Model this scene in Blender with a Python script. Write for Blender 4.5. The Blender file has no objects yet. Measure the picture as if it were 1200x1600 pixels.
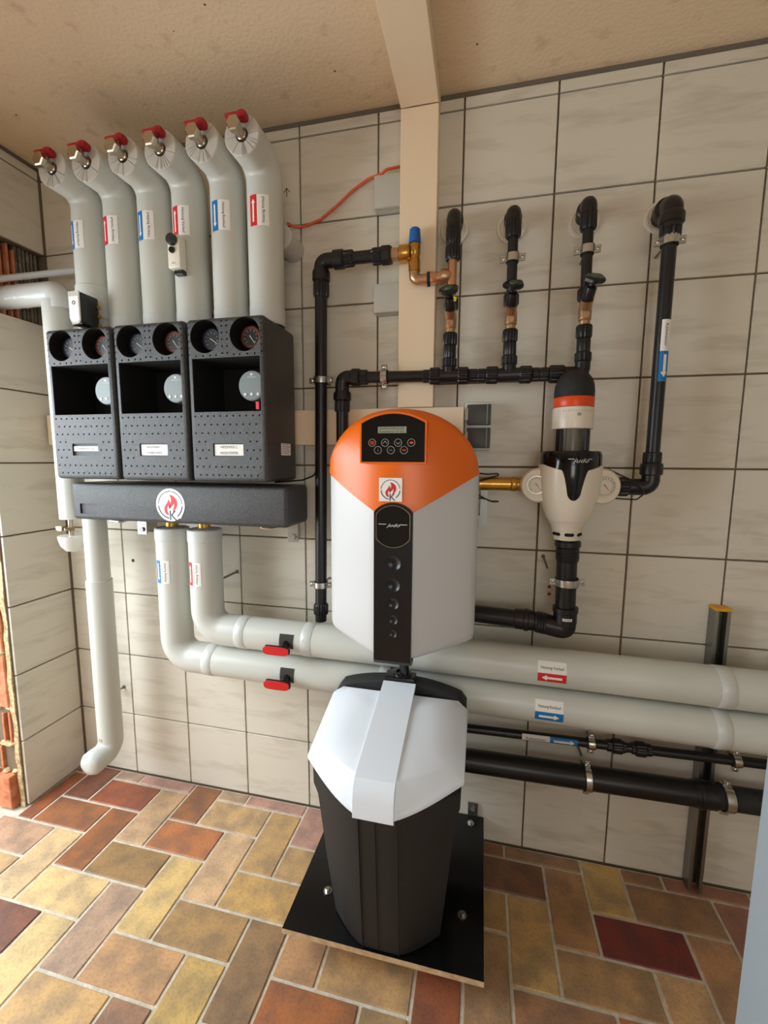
import bpy, bmesh, math, random
from mathutils import Vector, Matrix
from math import sin, cos, pi, radians, sqrt

random.seed(11)
SC = bpy.context.scene
COL = SC.collection

# ------------------------------------------------------------------ camera
cam_d = bpy.data.cameras.new('camera')
cam = bpy.data.objects.new('camera', cam_d)
COL.objects.link(cam)
cam_d.sensor_fit = 'VERTICAL'
cam_d.sensor_height = 36.0
cam_d.sensor_width = 27.0
cam_d.lens = 15.0777
cam_d.clip_start = 0.02
cam.matrix_world = Matrix(((0.974758, -0.032946, 0.22082, 1.77554),
                           (0.223166, 0.114462, -0.968037, -1.51037),
                           (0.006617, 0.992881, 0.118925, 1.42177),
                           (0, 0, 0, 1)))
SC.camera = cam

# ------------------------------------------------------------------ light
SC.view_settings.view_transform = 'Standard'
SC.view_settings.look = 'None'
SC.view_settings.gamma = 1.0
SC.view_settings.exposure = 0.0
world = bpy.data.worlds.new('daylight')
SC.world = world
world.use_nodes = True
bg = world.node_tree.nodes['Background']
bg.inputs[0].default_value = (0.93, 0.96, 1.0, 1)
bg.inputs[1].default_value = 2.2


def area(name, loc, target, sx, sy, power, rgb):
    d = bpy.data.lights.new(name, 'AREA')
    d.shape = 'RECTANGLE'
    d.size, d.size_y = sx, sy
    d.energy = power
    d.color = rgb
    o = bpy.data.objects.new(name, d)
    COL.objects.link(o)
    o.location = loc
    o.rotation_euler = (Vector(target) - Vector(loc)).to_track_quat('-Z', 'Y').to_euler()
    return o


# daylight falling in through the broken-out opening in the left wall
area('daylight_opening', (-0.50, -1.12, 1.45), (0.62, -0.62, 0.0), 1.5, 1.4, 52, (0.84, 0.94, 1.0))
# fill light added behind the camera, at an unseen, made-up window
area('unseen_window_fill', (2.35, -3.10, 1.2), (1.9, -1.2, 0.0), 1.1, 0.9, 9, (1.0, 0.92, 0.78))
# sun through the same added window, falling on the floor behind the camera
sun_d = bpy.data.lights.new('sun', 'SUN')
sun_d.energy = 10
sun_d.angle = radians(0.6)
sun_d.color = (1.0, 0.93, 0.82)
sun = bpy.data.objects.new('sun', sun_d)
COL.objects.link(sun)
sun.rotation_euler = Vector((-0.85, 0.30, -0.62)).to_track_quat('-Z', 'Y').to_euler()


# ------------------------------------------------------------------ materials
def lin(c):
    c = c / 255.0
    return c / 12.92 if c <= 0.04045 else ((c + 0.055) / 1.055) ** 2.4


def rgb(r, g, b):
    return (lin(r), lin(g), lin(b), 1.0)


MATS = {}


def mat(name, col, rough=0.5, metal=0.0, bump=None, var=None, coat=0.0, ior=1.5, alpha=1.0, trans=0.0, emit=None, coords='Object'):
    """bump=(noise scale, strength), var=(noise scale, second colour, contrast)"""
    m = bpy.data.materials.new(name)
    m.use_nodes = True
    nt = m.node_tree
    N, L = nt.nodes, nt.links
    p = N['Principled BSDF']
    p.inputs['Base Color'].default_value = col
    p.inputs['Roughness'].default_value = rough
    p.inputs['Metallic'].default_value = metal
    p.inputs['IOR'].default_value = ior
    p.inputs['Coat Weight'].default_value = coat
    p.inputs['Coat Roughness'].default_value = 0.12
    p.inputs['Transmission Weight'].default_value = trans
    p.inputs['Alpha'].default_value = alpha
    if emit:
        p.inputs['Emission Color'].default_value = emit[0]
        p.inputs['Emission Strength'].default_value = emit[1]
    if bump or var:
        tc = N.new('ShaderNodeTexCoord')
    if var:
        n = N.new('ShaderNodeTexNoise')
        n.inputs['Scale'].default_value = var[0]
        n.inputs['Detail'].default_value = 6
        L.new(tc.outputs[coords], n.inputs['Vector'])
        r = N.new('ShaderNodeValToRGB')
        k = var[2] if len(var) > 2 else 0.2
        r.color_ramp.elements[0].position = 0.5 - k
        r.color_ramp.elements[1].position = 0.5 + k
        r.color_ramp.elements[0].color = col
        r.color_ramp.elements[1].color = var[1]
        L.new(n.outputs['Fac'], r.inputs['Fac'])
        L.new(r.outputs['Color'], p.inputs['Base Color'])
    if bump:
        n2 = N.new('ShaderNodeTexNoise')
        n2.inputs['Scale'].default_value = bump[0]
        n2.inputs['Detail'].default_value = 4
        L.new(tc.outputs[coords], n2.inputs['Vector'])
        b = N.new('ShaderNodeBump')
        b.inputs['Strength'].default_value = bump[1]
        b.inputs['Distance'].default_value = 0.004
        L.new(n2.outputs['Fac'], b.inputs['Height'])
        L.new(b.outputs['Normal'], p.inputs['Normal'])
    MATS[name] = m
    return m


def mat_wall_tile():
    m = bpy.data.materials.new('marbled_wall_tile')
    m.use_nodes = True
    nt = m.node_tree
    N, L = nt.nodes, nt.links
    p = N['Principled BSDF']
    p.inputs['Roughness'].default_value = 0.38
    geo = N.new('ShaderNodeNewGeometry')
    oi = N.new('ShaderNodeObjectInfo')
    off = N.new('ShaderNodeVectorMath')
    off.operation = 'SCALE'
    off.inputs[0].default_value = (7.3, 3.1, 5.7)
    L.new(oi.outputs['Random'], off.inputs['Scale'])
    add = N.new('ShaderNodeVectorMath')
    L.new(geo.outputs['Position'], add.inputs[0])
    L.new(off.outputs[0], add.inputs[1])
    mp = N.new('ShaderNodeMapping')
    mp.inputs['Rotation'].default_value = (0.0, radians(24), radians(20))
    mp.inputs['Scale'].default_value = (1.6, 1.6, 9.0)
    L.new(add.outputs[0], mp.inputs['Vector'])
    n = N.new('ShaderNodeTexNoise')
    n.inputs['Scale'].default_value = 2.2
    n.inputs['Detail'].default_value = 7
    n.inputs['Roughness'].default_value = 0.62
    n.inputs['Distortion'].default_value = 0.4
    L.new(mp.outputs[0], n.inputs['Vector'])
    r = N.new('ShaderNodeValToRGB')
    e = r.color_ramp.elements
    e[0].position, e[0].color = 0.30, rgb(199, 192, 175)
    e[1].position, e[1].color = 0.50, rgb(219, 213, 198)
    L.new(n.outputs['Fac'], r.inputs['Fac'])
    L.new(r.outputs[0], p.inputs['Base Color'])
    n2 = N.new('ShaderNodeTexNoise')
    n2.inputs['Scale'].default_value = 34
    n2.inputs['Detail'].default_value = 5
    L.new(add.outputs[0], n2.inputs['Vector'])
    b = N.new('ShaderNodeBump')
    b.inputs['Strength'].default_value = 0.14
    b.inputs['Distance'].default_value = 0.006
    L.new(n2.outputs['Fac'], b.inputs['Height'])
    L.new(b.outputs[0], p.inputs['Normal'])
    MATS['wall_tile'] = m
    return m


def mat_floor_tile():
    m = bpy.data.materials.new('fired_clay_floor_tile')
    m.use_nodes = True
    nt = m.node_tree
    N, L = nt.nodes, nt.links
    p = N['Principled BSDF']
    p.inputs['Roughness'].default_value = 0.42
    geo = N.new('ShaderNodeNewGeometry')
    oi = N.new('ShaderNodeObjectInfo')
    n = N.new('ShaderNodeTexNoise')
    n.inputs['Scale'].default_value = 13
    n.inputs['Detail'].default_value = 8
    L.new(geo.outputs['Position'], n.inputs['Vector'])
    hs = N.new('ShaderNodeHueSaturation')
    hs.inputs['Hue'].default_value = 0.5
    hs.inputs['Saturation'].default_value = 0.9
    hs.inputs['Value'].default_value = 0.66
    L.new(oi.outputs['Color'], hs.inputs['Color'])
    rr = N.new('ShaderNodeMapRange')
    rr.inputs[1].default_value = 0.40
    rr.inputs[2].default_value = 0.62
    L.new(n.outputs['Fac'], rr.inputs[0])
    mx = N.new('ShaderNodeMix')
    mx.data_type = 'RGBA'
    L.new(rr.outputs[0], mx.inputs[0])
    L.new(oi.outputs['Color'], mx.inputs[6])
    L.new(hs.outputs[0], mx.inputs[7])
    n3 = N.new('ShaderNodeTexNoise')
    n3.inputs['Scale'].default_value = 130
    n3.inputs['Detail'].default_value = 3
    L.new(geo.outputs['Position'], n3.inputs['Vector'])
    r3 = N.new('ShaderNodeMapRange')
    r3.inputs[1].default_value = 0.47
    r3.inputs[2].default_value = 0.64
    r3.inputs[4].default_value = 0.5
    L.new(n3.outputs['Fac'], r3.inputs[0])
    mx2 = N.new('ShaderNodeMix')
    mx2.data_type = 'RGBA'
    L.new(r3.outputs[0], mx2.inputs[0])
    L.new(mx.outputs[2], mx2.inputs[6])
    hs2 = N.new('ShaderNodeHueSaturation')
    hs2.inputs['Value'].default_value = 0.68
    L.new(mx.outputs[2], hs2.inputs['Color'])
    L.new(hs2.outputs[0], mx2.inputs[7])
    L.new(mx2.outputs[2], p.inputs['Base Color'])
    b = N.new('ShaderNodeBump')
    b.inputs['Strength'].default_value = 0.25
    b.inputs['Distance'].default_value = 0.003
    n4 = N.new('ShaderNodeTexNoise')
    n4.inputs['Scale'].default_value = 60
    n4.inputs['Detail'].default_value = 6
    L.new(geo.outputs['Position'], n4.inputs['Vector'])
    L.new(n4.outputs['Fac'], b.inputs['Height'])
    L.new(b.outputs[0], p.inputs['Normal'])
    MATS['floor_tile'] = m


def mat_ceiling():
    m = mat('ceiling_paint', rgb(214, 198, 174), 0.85, bump=(90, 0.5), coords='Object')
    nt = m.node_tree
    N, L = nt.nodes, nt.links
    p = N['Principled BSDF']
    tc = N.new('ShaderNodeTexCoord')
    n = N.new('ShaderNodeTexNoise')
    n.inputs['Scale'].default_value = 18
    n.inputs['Detail'].default_value = 8
    L.new(tc.outputs['Object'], n.inputs['Vector'])
    r = N.new('ShaderNodeValToRGB')
    e = r.color_ramp.elements
    e[0].position, e[0].color = 0.22, rgb(206, 180, 146)
    e[1].position, e[1].color = 0.42, rgb(230, 206, 172)
    L.new(n.outputs['Fac'], r.inputs['Fac'])
    v = N.new('ShaderNodeTexVoronoi')
    v.inputs['Scale'].default_value = 7
    L.new(tc.outputs['Object'], v.inputs['Vector'])
    lt = N.new('ShaderNodeMath')
    lt.operation = 'LESS_THAN'
    lt.inputs[1].default_value = 0.025
    L.new(v.outputs['Distance'], lt.inputs[0])
    mx = N.new('ShaderNodeMix')
    mx.data_type = 'RGBA'
    L.new(lt.outputs[0], mx.inputs[0])
    L.new(r.outputs[0], mx.inputs[6])
    mx.inputs[7].default_value = rgb(120, 92, 66)
    L.new(mx.outputs[2], p.inputs['Base Color'])


mat_wall_tile()
mat_floor_tile()
mat_ceiling()
mat('wall_grout', rgb(122, 106, 84), 0.9, bump=(200, 0.4))
mat('floor_joint', rgb(222, 212, 192), 0.9, bump=(160, 0.6), var=(40, rgb(192, 180, 160), 0.2))
mat('plain_plaster', rgb(205, 198, 184), 0.9, bump=(60, 0.3))
mat('gap_mortar', rgb(112, 104, 92), 0.95, bump=(80, 0.6))
mat('old_plaster', rgb(222, 204, 160), 0.95, bump=(120, 0.9), var=(60, rgb(170, 140, 100), 0.15))
mat('brick_clay', rgb(214, 142, 104), 0.9, bump=(70, 0.8), var=(28, rgb(180, 100, 66), 0.2))
mat('grey_mortar', rgb(140, 130, 112), 0.95, bump=(90, 0.9), var=(30, rgb(104, 94, 78), 0.2))
mat('grey_jacket', rgb(202, 203, 194), 0.34, bump=(16, 0.12))
mat('grey_tape', rgb(202, 204, 199), 0.28, bump=(60, 0.3))
mat('foam_grey', rgb(196, 192, 182), 0.8, bump=(140, 0.3))
mat('slit_dark', rgb(60, 56, 50), 0.9)
mat('epp_foam', rgb(36, 36, 36), 0.29, bump=(420, 0.55), var=(420, rgb(72, 72, 70), 0.14))
mat('hollow_shade', rgb(8, 8, 8), 0.8)  # near-black that stands in for shade inside hollows
mat('black_pe', rgb(19, 19, 20), 0.36, bump=(60, 0.06))
mat('black_rough', rgb(30, 30, 29), 0.62, bump=(420, 0.5))
mat('black_gloss', rgb(8, 8, 9), 0.12)
mat('black_satin', rgb(16, 16, 18), 0.3)
mat('rubber', rgb(16, 16, 16), 0.7)
mat('brass', rgb(196, 152, 76), 0.3, 1.0, bump=(90, 0.1))
mat('bronze', rgb(196, 160, 126), 0.38, 1.0, bump=(90, 0.15))
mat('copper', rgb(208, 164, 136), 0.28, 1.0)
mat('nickel', rgb(190, 178, 158), 0.24, 1.0)
mat('zinc_steel', rgb(196, 196, 192), 0.27, 1.0, bump=(80, 0.08))
mat('dull_steel', rgb(150, 150, 146), 0.42, 1.0, bump=(50, 0.1))
mat('red_plastic', rgb(205, 30, 32), 0.38)
mat('dark_red', rgb(168, 22, 34), 0.45)
mat('blue_plastic', rgb(18, 96, 170), 0.4)
mat('orange_shell', rgb(232, 108, 18), 0.33, bump=(500, 0.06))
mat('orange_ring', rgb(232, 78, 24), 0.35)
mat('white_shell', rgb(204, 205, 204), 0.38, bump=(500, 0.05))
mat('white_lid', rgb(230, 237, 244), 0.42, bump=(400, 0.06))
mat('cream_shell', rgb(236, 228, 212), 0.25)
mat('trunking', rgb(240, 218, 186), 0.48, bump=(200, 0.05))
mat('box_grey', rgb(192, 190, 178), 0.5, bump=(300, 0.12))
mat('socket_white', rgb(225, 222, 212), 0.4)
mat('socket_grey', rgb(66, 66, 62), 0.45)
mat('socket_hinge', rgb(165, 160, 146), 0.5)
mat('paper_white', rgb(240, 237, 230), 0.5)
mat('ink_black', rgb(24, 24, 26), 0.6)
mat('ink_navy', rgb(28, 32, 66), 0.5)
mat('ink_plate', rgb(96, 96, 96), 0.6)
mat('ink_grey', rgb(150, 150, 150), 0.5)
mat('band_red', rgb(216, 32, 44), 0.42)
mat('band_blue', rgb(0, 116, 184), 0.42)
mat('flame_red', rgb(208, 36, 46), 0.45)
mat('cable_orange', rgb(226, 92, 48), 0.45)
mat('cable_black', rgb(14, 14, 14), 0.5)
mat('board_film', rgb(13, 13, 14), 0.2, bump=(30, 0.05))
mat('plywood', rgb(214, 186, 150), 0.7, var=(50, rgb(180, 144, 104), 0.2))
mat('clear_bowl', rgb(120, 118, 108), 0.06, alpha=0.22)
mat('frosted_cup', rgb(226, 224, 216), 0.3, trans=0.15)
mat('gauge_face', rgb(226, 222, 208), 0.35)
mat('gauge_dark', rgb(44, 46, 46), 0.3)
mat('gauge_rim_red', rgb(118, 62, 48), 0.35)
mat('gauge_rim_blue', rgb(52, 54, 72), 0.35)
mat('pump_grey', rgb(122, 132, 132), 0.4)
mat('silver_print', rgb(214, 214, 212), 0.35)
mat('sleeve_grey', rgb(132, 126, 108), 0.35)
mat('lcd', rgb(150, 154, 134), 0.3)
mat('yellow_cap', rgb(222, 160, 30), 0.45)
mat('green_cap', rgb(52, 96, 56), 0.45)
mat('yellow_label', rgb(226, 204, 50), 0.5)
mat('rosette', rgb(232, 224, 206), 0.55, bump=(120, 0.2))
mat('door_paint', rgb(158, 169, 176), 0.5, bump=(14, 0.35))
mat('lamp_red', rgb(220, 40, 60), 0.4, emit=(rgb(255, 40, 80), 0.15))


# ------------------------------------------------------------------ mesh helpers
def frame(ax):
    ax = Vector(ax).normalized()
    h = Vector((0, 0, 1)) if abs(ax.z) < 0.9 else Vector((1, 0, 0))
    u = ax.cross(h).normalized()
    return u, u.cross(ax).normalized() * -1, ax


class M:
    def __init__(s):
        s.v, s.f = [], []

    def add(s, vs, fs):
        b = len(s.v)
        s.v += [tuple(v) for v in vs]
        s.f += [tuple(i + b for i in f) for f in fs]
        return s

    def box(s, c, d, bev=0.0, rot=None, seg=2):
        bm = bmesh.new()
        bmesh.ops.create_cube(bm, size=1.0)
        bmesh.ops.scale(bm, vec=Vector(d), verts=bm.verts)
        if bev > 0:
            bmesh.ops.bevel(bm, geom=list(bm.edges), offset=bev, segments=seg, profile=0.5, affect='EDGES')
        if rot is not None:
            bmesh.ops.rotate(bm, cent=(0, 0, 0), matrix=rot, verts=bm.verts)
        bm.verts.index_update()
        s.add([v.co + Vector(c) for v in bm.verts], [[v.index for v in f.verts] for f in bm.faces])
        bm.free()
        return s

    def span(s, x0, x1, y0, y1, z0, z1, bev=0.0, seg=2):
        return s.box(((x0 + x1) / 2, (y0 + y1) / 2, (z0 + z1) / 2), (abs(x1 - x0), abs(y1 - y0), abs(z1 - z0)), bev, None, seg)

    def rings(s, rs, cap0=True, cap1=True, closed=True):
        n = len(rs[0])
        vs = [p for r in rs for p in r]
        fs = []
        for i in range(len(rs) - 1):
            for j in range(n if closed else n - 1):
                a, b = i * n + j, i * n + (j + 1) % n
                fs.append((a, b, b + n, a + n))
        if cap0:
            fs.append(tuple(range(n))[::-1])
        if cap1:
            fs.append(tuple(range((len(rs) - 1) * n, len(rs) * n)))
        return s.add(vs, fs)

    def lathe(s, prof, o=(0, 0, 0), ax=(0, 0, 1), n=32, cap0=True, cap1=True):
        u, w, a = frame(ax)
        o = Vector(o)
        rs = []
        for r, t in prof:
            rs.append([o + a * t + (u * cos(2 * pi * k / n) + w * sin(2 * pi * k / n)) * max(r, 1e-5) for k in range(n)])
        return s.rings(rs, cap0, cap1)

    def cyl(s, p0, p1, r, r1=None, n=24, cap=True):
        p0, p1 = Vector(p0), Vector(p1)
        return s.lathe([(r, 0), (r if r1 is None else r1, (p1 - p0).length)], p0, p1 - p0, n, cap, cap)

    def ribbed(s, p0, p1, r, k=14, d=0.90, ch=0.12):
        """coupling nut: a fluted cylinder with chamfered ends"""
        p0, p1 = Vector(p0), Vector(p1)
        u, w, a = frame(p1 - p0)
        ln = (p1 - p0).length
        rs = []
        for t, q in ((0, 0.9), (ch, 1), (1 - ch, 1), (1, 0.9)):
            ring = []
            for i in range(k * 4):
                rr = r * q * (1.0 if i % 4 in (0, 1) else d)
                an = 2 * pi * i / (k * 4)
                ring.append(p0 + a * ln * t + (u * cos(an) + w * sin(an)) * rr)
            rs.append(ring)
        return s.rings(rs)

    def tube(s, pts, r, bend=0.03, n=20, seg=8, cap=True):
        P = [Vector(p) for p in pts]
        path = [P[0]]
        for i in range(1, len(P) - 1):
            a, b, c = P[i - 1], P[i], P[i + 1]
            d0, d1 = (a - b), (c - b)
            l0, l1 = d0.length, d1.length
            d0.normalize(); d1.normalize()
            ang = d0.angle(d1)
            if bend <= 0 or ang > pi - 0.02:
                path.append(b)
                continue
            t = min(bend / math.tan(ang / 2), l0 * 0.499, l1 * 0.499)
            rad = t * math.tan(ang / 2)
            bis = (d0 + d1).normalized()
            cen = b + bis * (rad / sin(ang / 2))
            s0 = b + d0 * t - cen
            s1 = b + d1 * t - cen
            for k in range(seg + 1):
                path.append(cen + s0.normalized().slerp(s1.normalized(), k / seg) * rad)
        path.append(P[-1])
        q = [path[0]]
        for p in path[1:]:
            if (p - q[-1]).length > 1e-6:
                q.append(p)
        path = q
        tan = []
        for i in range(len(path)):
            d = path[min(i + 1, len(path) - 1)] - path[max(i - 1, 0)]
            tan.append(d.normalized())
        u, w, _ = frame(tan[0])
        rs = []
        for i, p in enumerate(path):
            if i:
                ax = tan[i - 1].cross(tan[i])
                if ax.length > 1e-7:
                    R = Matrix.Rotation(tan[i - 1].angle(tan[i]), 3, ax.normalized())
                    u, w = R @ u, R @ w
            rr = r(i / (len(path) - 1)) if callable(r) else r
            rs.append([p + (u * cos(2 * pi * k / n) + w * sin(2 * pi * k / n)) * rr for k in range(n)])
        return s.rings(rs, cap, cap)

    def prism(s, poly, o, u, v, w, depth):
        o, u, v, w = Vector(o), Vector(u), Vector(v), Vector(w)
        a = [o + u * x + v * y for x, y in poly]
        b = [p + w * depth for p in a]
        return s.rings([a, b])

    def ball(s, c, r, n=16):
        c = Vector(c)
        rr = r if isinstance(r, (tuple, list)) else (r, r, r)
        rs = []
        m = n // 2
        for i in range(m + 1):
            t = pi * i / m
            q = max(sin(t), 1e-4)
            rs.append([c + Vector((rr[0] * q * cos(2 * pi * k / n), rr[1] * q * sin(2 * pi * k / n), -rr[2] * cos(t))) for k in range(n)])
        return s.rings(rs)

    def surf(s, fn, us, vs):
        pts = [fn(a, b) for b in vs for a in us]
        n = len(us)
        fs = [(j * n + i, j * n + i + 1, (j + 1) * n + i + 1, (j + 1) * n + i) for j in range(len(vs) - 1) for i in range(n - 1)]
        return s.add(pts, fs)


ORG = {}


def finish(me, smooth=35):
    bm = bmesh.new()
    bm.from_mesh(me)
    bmesh.ops.recalc_face_normals(bm, faces=bm.faces)
    bm.to_mesh(me)
    bm.free()
    if smooth:
        me.shade_smooth()
        me.set_sharp_from_angle(angle=radians(smooth))


def build(name, m, material, parent=None, smooth=35, label=None, kind=None, recalc=True):
    me = bpy.data.meshes.new(name)
    vs = m.v
    if parent is None:
        xs, ys, zs = zip(*vs)
        org = Vector(((min(xs) + max(xs)) / 2, (min(ys) + max(ys)) / 2, min(zs)))
    else:
        org = ORG[parent.name]
    me.from_pydata([(v[0] - org.x, v[1] - org.y, v[2] - org.z) for v in vs], [], m.f)
    if recalc:
        finish(me, smooth)
    me.materials.append(MATS[material])
    o = bpy.data.objects.new(name, me)
    COL.objects.link(o)
    if parent is None:
        o.location = org
    else:
        o.parent = parent
    ORG[o.name] = org
    if label:
        o['label'] = label
    if kind:
        o['kind'] = kind
    return o


def tag(o, label, cat, group=None):
    o['label'] = label
    o['category'] = cat
    if group:
        o['group'] = group
    return o


def thing(name, label, cat, loc, group=None):
    o = bpy.data.objects.new(name, None)
    o.empty_display_size = 0.03
    COL.objects.link(o)
    o.location = loc
    ORG[o.name] = Vector(loc)
    return tag(o, label, cat, group)


def struct(name, m, material, smooth=35):
    o = build(name, m, material, None, smooth)
    o['kind'] = 'structure'
    return o


def boolean(o, cutters):
    """cut meshes (M objects in world coordinates) out of object o"""
    org = ORG[o.name]
    tmp = []
    for c in cutters:
        me = bpy.data.meshes.new('cut')
        me.from_pydata([(v[0] - org.x, v[1] - org.y, v[2] - org.z) for v in c.v], [], c.f)
        finish(me, 0)
        k = bpy.data.objects.new('cut', me)
        COL.objects.link(k)
        if o.parent:
            k.parent = o.parent
        else:
            k.location = o.location
        md = o.modifiers.new('b', 'BOOLEAN')
        md.object = k
        md.operation = 'DIFFERENCE'
        md.solver = 'EXACT'
        tmp.append(k)
    bpy.context.view_layer.update()
    dg = bpy.context.evaluated_depsgraph_get()
    me = bpy.data.meshes.new_from_object(o.evaluated_get(dg))
    o.modifiers.clear()
    o.data = me
    me.shade_smooth()
    me.set_sharp_from_angle(angle=radians(30))
    for k in tmp:
        bpy.data.objects.remove(k)


TXT = {}


def text2d(body, shear=0.0):
    """outline of a line of lettering, centred, cap height 1"""
    key = (body, shear)
    if key not in TXT:
        cu = bpy.data.curves.new('lettering', 'FONT')
        cu.body = body
        cu.size = 1.4
        cu.shear = shear
        cu.resolution_u = 2
        cu.align_x = 'CENTER'
        ob = bpy.data.objects.new('lettering', cu)
        COL.objects.link(ob)
        bpy.context.view_layer.update()
        dg = bpy.context.evaluated_depsgraph_get()
        me = bpy.data.meshes.new_from_object(ob.evaluated_get(dg))
        TXT[key] = ([(v.co.x, v.co.y - 0.5) for v in me.vertices], [tuple(p.vertices) for p in me.polygons])
        bpy.data.objects.remove(ob)
    return TXT[key]


def lettering(parent, body, fn, size, material, rot=0.0, at=(0, 0), shear=0.0, width=None, m=None, name='lettering'):
    vs, fs = text2d(body, shear)
    sx = size
    if width:
        xs = [v[0] for v in vs]
        sx = width / (max(xs) - min(xs))
    own = m is None
    m = m or M()
    c, s_ = cos(rot), sin(rot)
    m.add([fn(at[0] + c * x * sx - s_ * y * size, at[1] + s_ * x * sx + c * y * size) for x, y in vs], fs)
    if own:
        return build(name, m, material, parent, 0, recalc=False)
    return m


def flat2d(parent, name, poly, fn, material):
    m = M()
    m.add([fn(x, y) for x, y in poly], [tuple(range(len(poly)))])
    return build(name, m, material, parent, 0, recalc=False)


def cyl_map(cx, cy, r, ang0, z0):
    """map (s, t) to a vertical cylinder; s runs to the right seen from the room"""
    def f(s, t, h=0.0):
        a = ang0 + s / r
        return Vector((cx + (r + h) * sin(a), cy - (r + h) * cos(a), z0 + t))
    return f


def hcyl_map(x0, cy, cz, r, ang0, slope=0.0):
    """map (s, t) to a horizontal cylinder along X; t runs upward over the front"""
    def f(s, t, h=0.0):
        a = ang0 + t / r
        return Vector((x0 + s, cy - (r + h) * cos(a), cz + slope * s + (r + h) * sin(a)))
    return f


def lift(fn, h):
    return lambda s, t: fn(s, t, h)


def strip(fn, s0, s1, t0, t1, ns=8, nt=2):
    m = M()
    us = [s0 + (s1 - s0) * i / ns for i in range(ns + 1)]
    vs = [t0 + (t1 - t0) * i / nt for i in range(nt + 1)]
    return m.surf(fn, us, vs)


def arrow_poly(cx, cy, ln, hw, dx, dy):
    """arrow centred at cx, cy pointing along (dx, dy)"""
    px, py = -dy, dx
    pts = [(-ln / 2, hw * 0.42), (ln / 2 - hw * 1.7, hw * 0.42), (ln / 2 - hw * 1.7, hw), (ln / 2, 0),
           (ln / 2 - hw * 1.7, -hw), (ln / 2 - hw * 1.7, -hw * 0.42), (-ln / 2, -hw * 0.42)]
    return [(cx + dx * a + px * b, cy + dy * a + py * b) for a, b in pts]


def flow_sticker_v(pipe, fn, W, H, colour, up, body, text_up):
    """label on a vertical pipe: coloured band with arrow on the left, lettering on the right"""
    bw = W * 0.40
    st = build('label_sticker', strip(lift(fn, 0.0006), 0, W, 0, H), 'paper_white', pipe, 0, 'white paper label with a %s arrow band' % colour, recalc=False)
    build('colour_band', strip(lift(fn, 0.0010), 0, bw, 0, H), 'band_' + colour, st, 0, recalc=False)
    flat2d(st, 'arrow', arrow_poly(bw * 0.52, H / 2, H * 0.74, bw * 0.28, 0, 1 if up else -1), lift(fn, 0.0014), 'paper_white')
    lettering(st, body, lift(fn, 0.0012), 0.0085, 'ink_black', pi / 2 if text_up else -pi / 2, (bw + (W - bw) * 0.52, H / 2), width=H * 0.84)
    return st


def flow_sticker_h(pipe, fn, W, H, colour, right, body):
    bh = H * 0.44
    st = build('label_sticker', strip(lift(fn, 0.0006), 0, W, 0, H, 2, 8), 'paper_white', pipe, 0, 'white paper label with a %s arrow band' % colour, recalc=False)
    build('colour_band', strip(lift(fn, 0.0010), 0, W, 0, bh, 2, 6), 'band_' + colour, st, 0, recalc=False)
    flat2d(st, 'arrow', arrow_poly(W / 2, bh * 0.5, W * 0.72, bh * 0.32, 1 if right else -1, 0), lift(fn, 0.0016), 'paper_white')
    lettering(st, body, lift(fn, 0.0013), 0.0088, 'ink_black', 0, (W / 2, bh + (H - bh) * 0.48), width=W * 0.80)
    return st


def bez(p, n=10):
    """closed outline from a list of cubic segments"""
    out = []
    for a, b, c, d in p:
        for i in range(n):
            t = i / n
            k = 1 - t
            out.append(tuple(k ** 3 * a[j] + 3 * k * k * t * b[j] + 3 * k * t * t * c[j] + t ** 3 * d[j] for j in (0, 1)))
    return out


FLAME_A = bez([((-0.05, 0.62), (0.40, 0.58), (0.62, 0.20), (0.42, -0.16)), ((0.42, -0.16), (0.34, -0.30), (0.22, -0.34), (0.20, -0.52)),
               ((0.20, -0.52), (0.10, -0.30), (0.34, -0.12), (0.26, 0.10)), ((0.26, 0.10), (0.20, -0.06), (0.06, -0.10), (-0.06, -0.26)),
               ((-0.06, -0.26), (-0.08, -0.06), (0.06, 0.02), (0.04, 0.16)), ((0.04, 0.16), (0.10, 0.34), (0.06, 0.50), (-0.05, 0.62))])
FLAME_B = bez([((-0.14, 0.36), (-0.02, 0.24), (0.10, 0.12), (-0.04, -0.26)), ((-0.04, -0.26), (-0.12, -0.24), (-0.10, -0.02), (-0.14, -0.06)),
               ((-0.14, -0.06), (-0.26, -0.24), (-0.24, -0.44), (-0.08, -0.60)), ((-0.08, -0.60), (-0.34, -0.68), (-0.50, -0.36), (-0.40, -0.12)),
               ((-0.40, -0.12), (-0.30, 0.06), (-0.12, 0.14), (-0.14, 0.36))])


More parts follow.
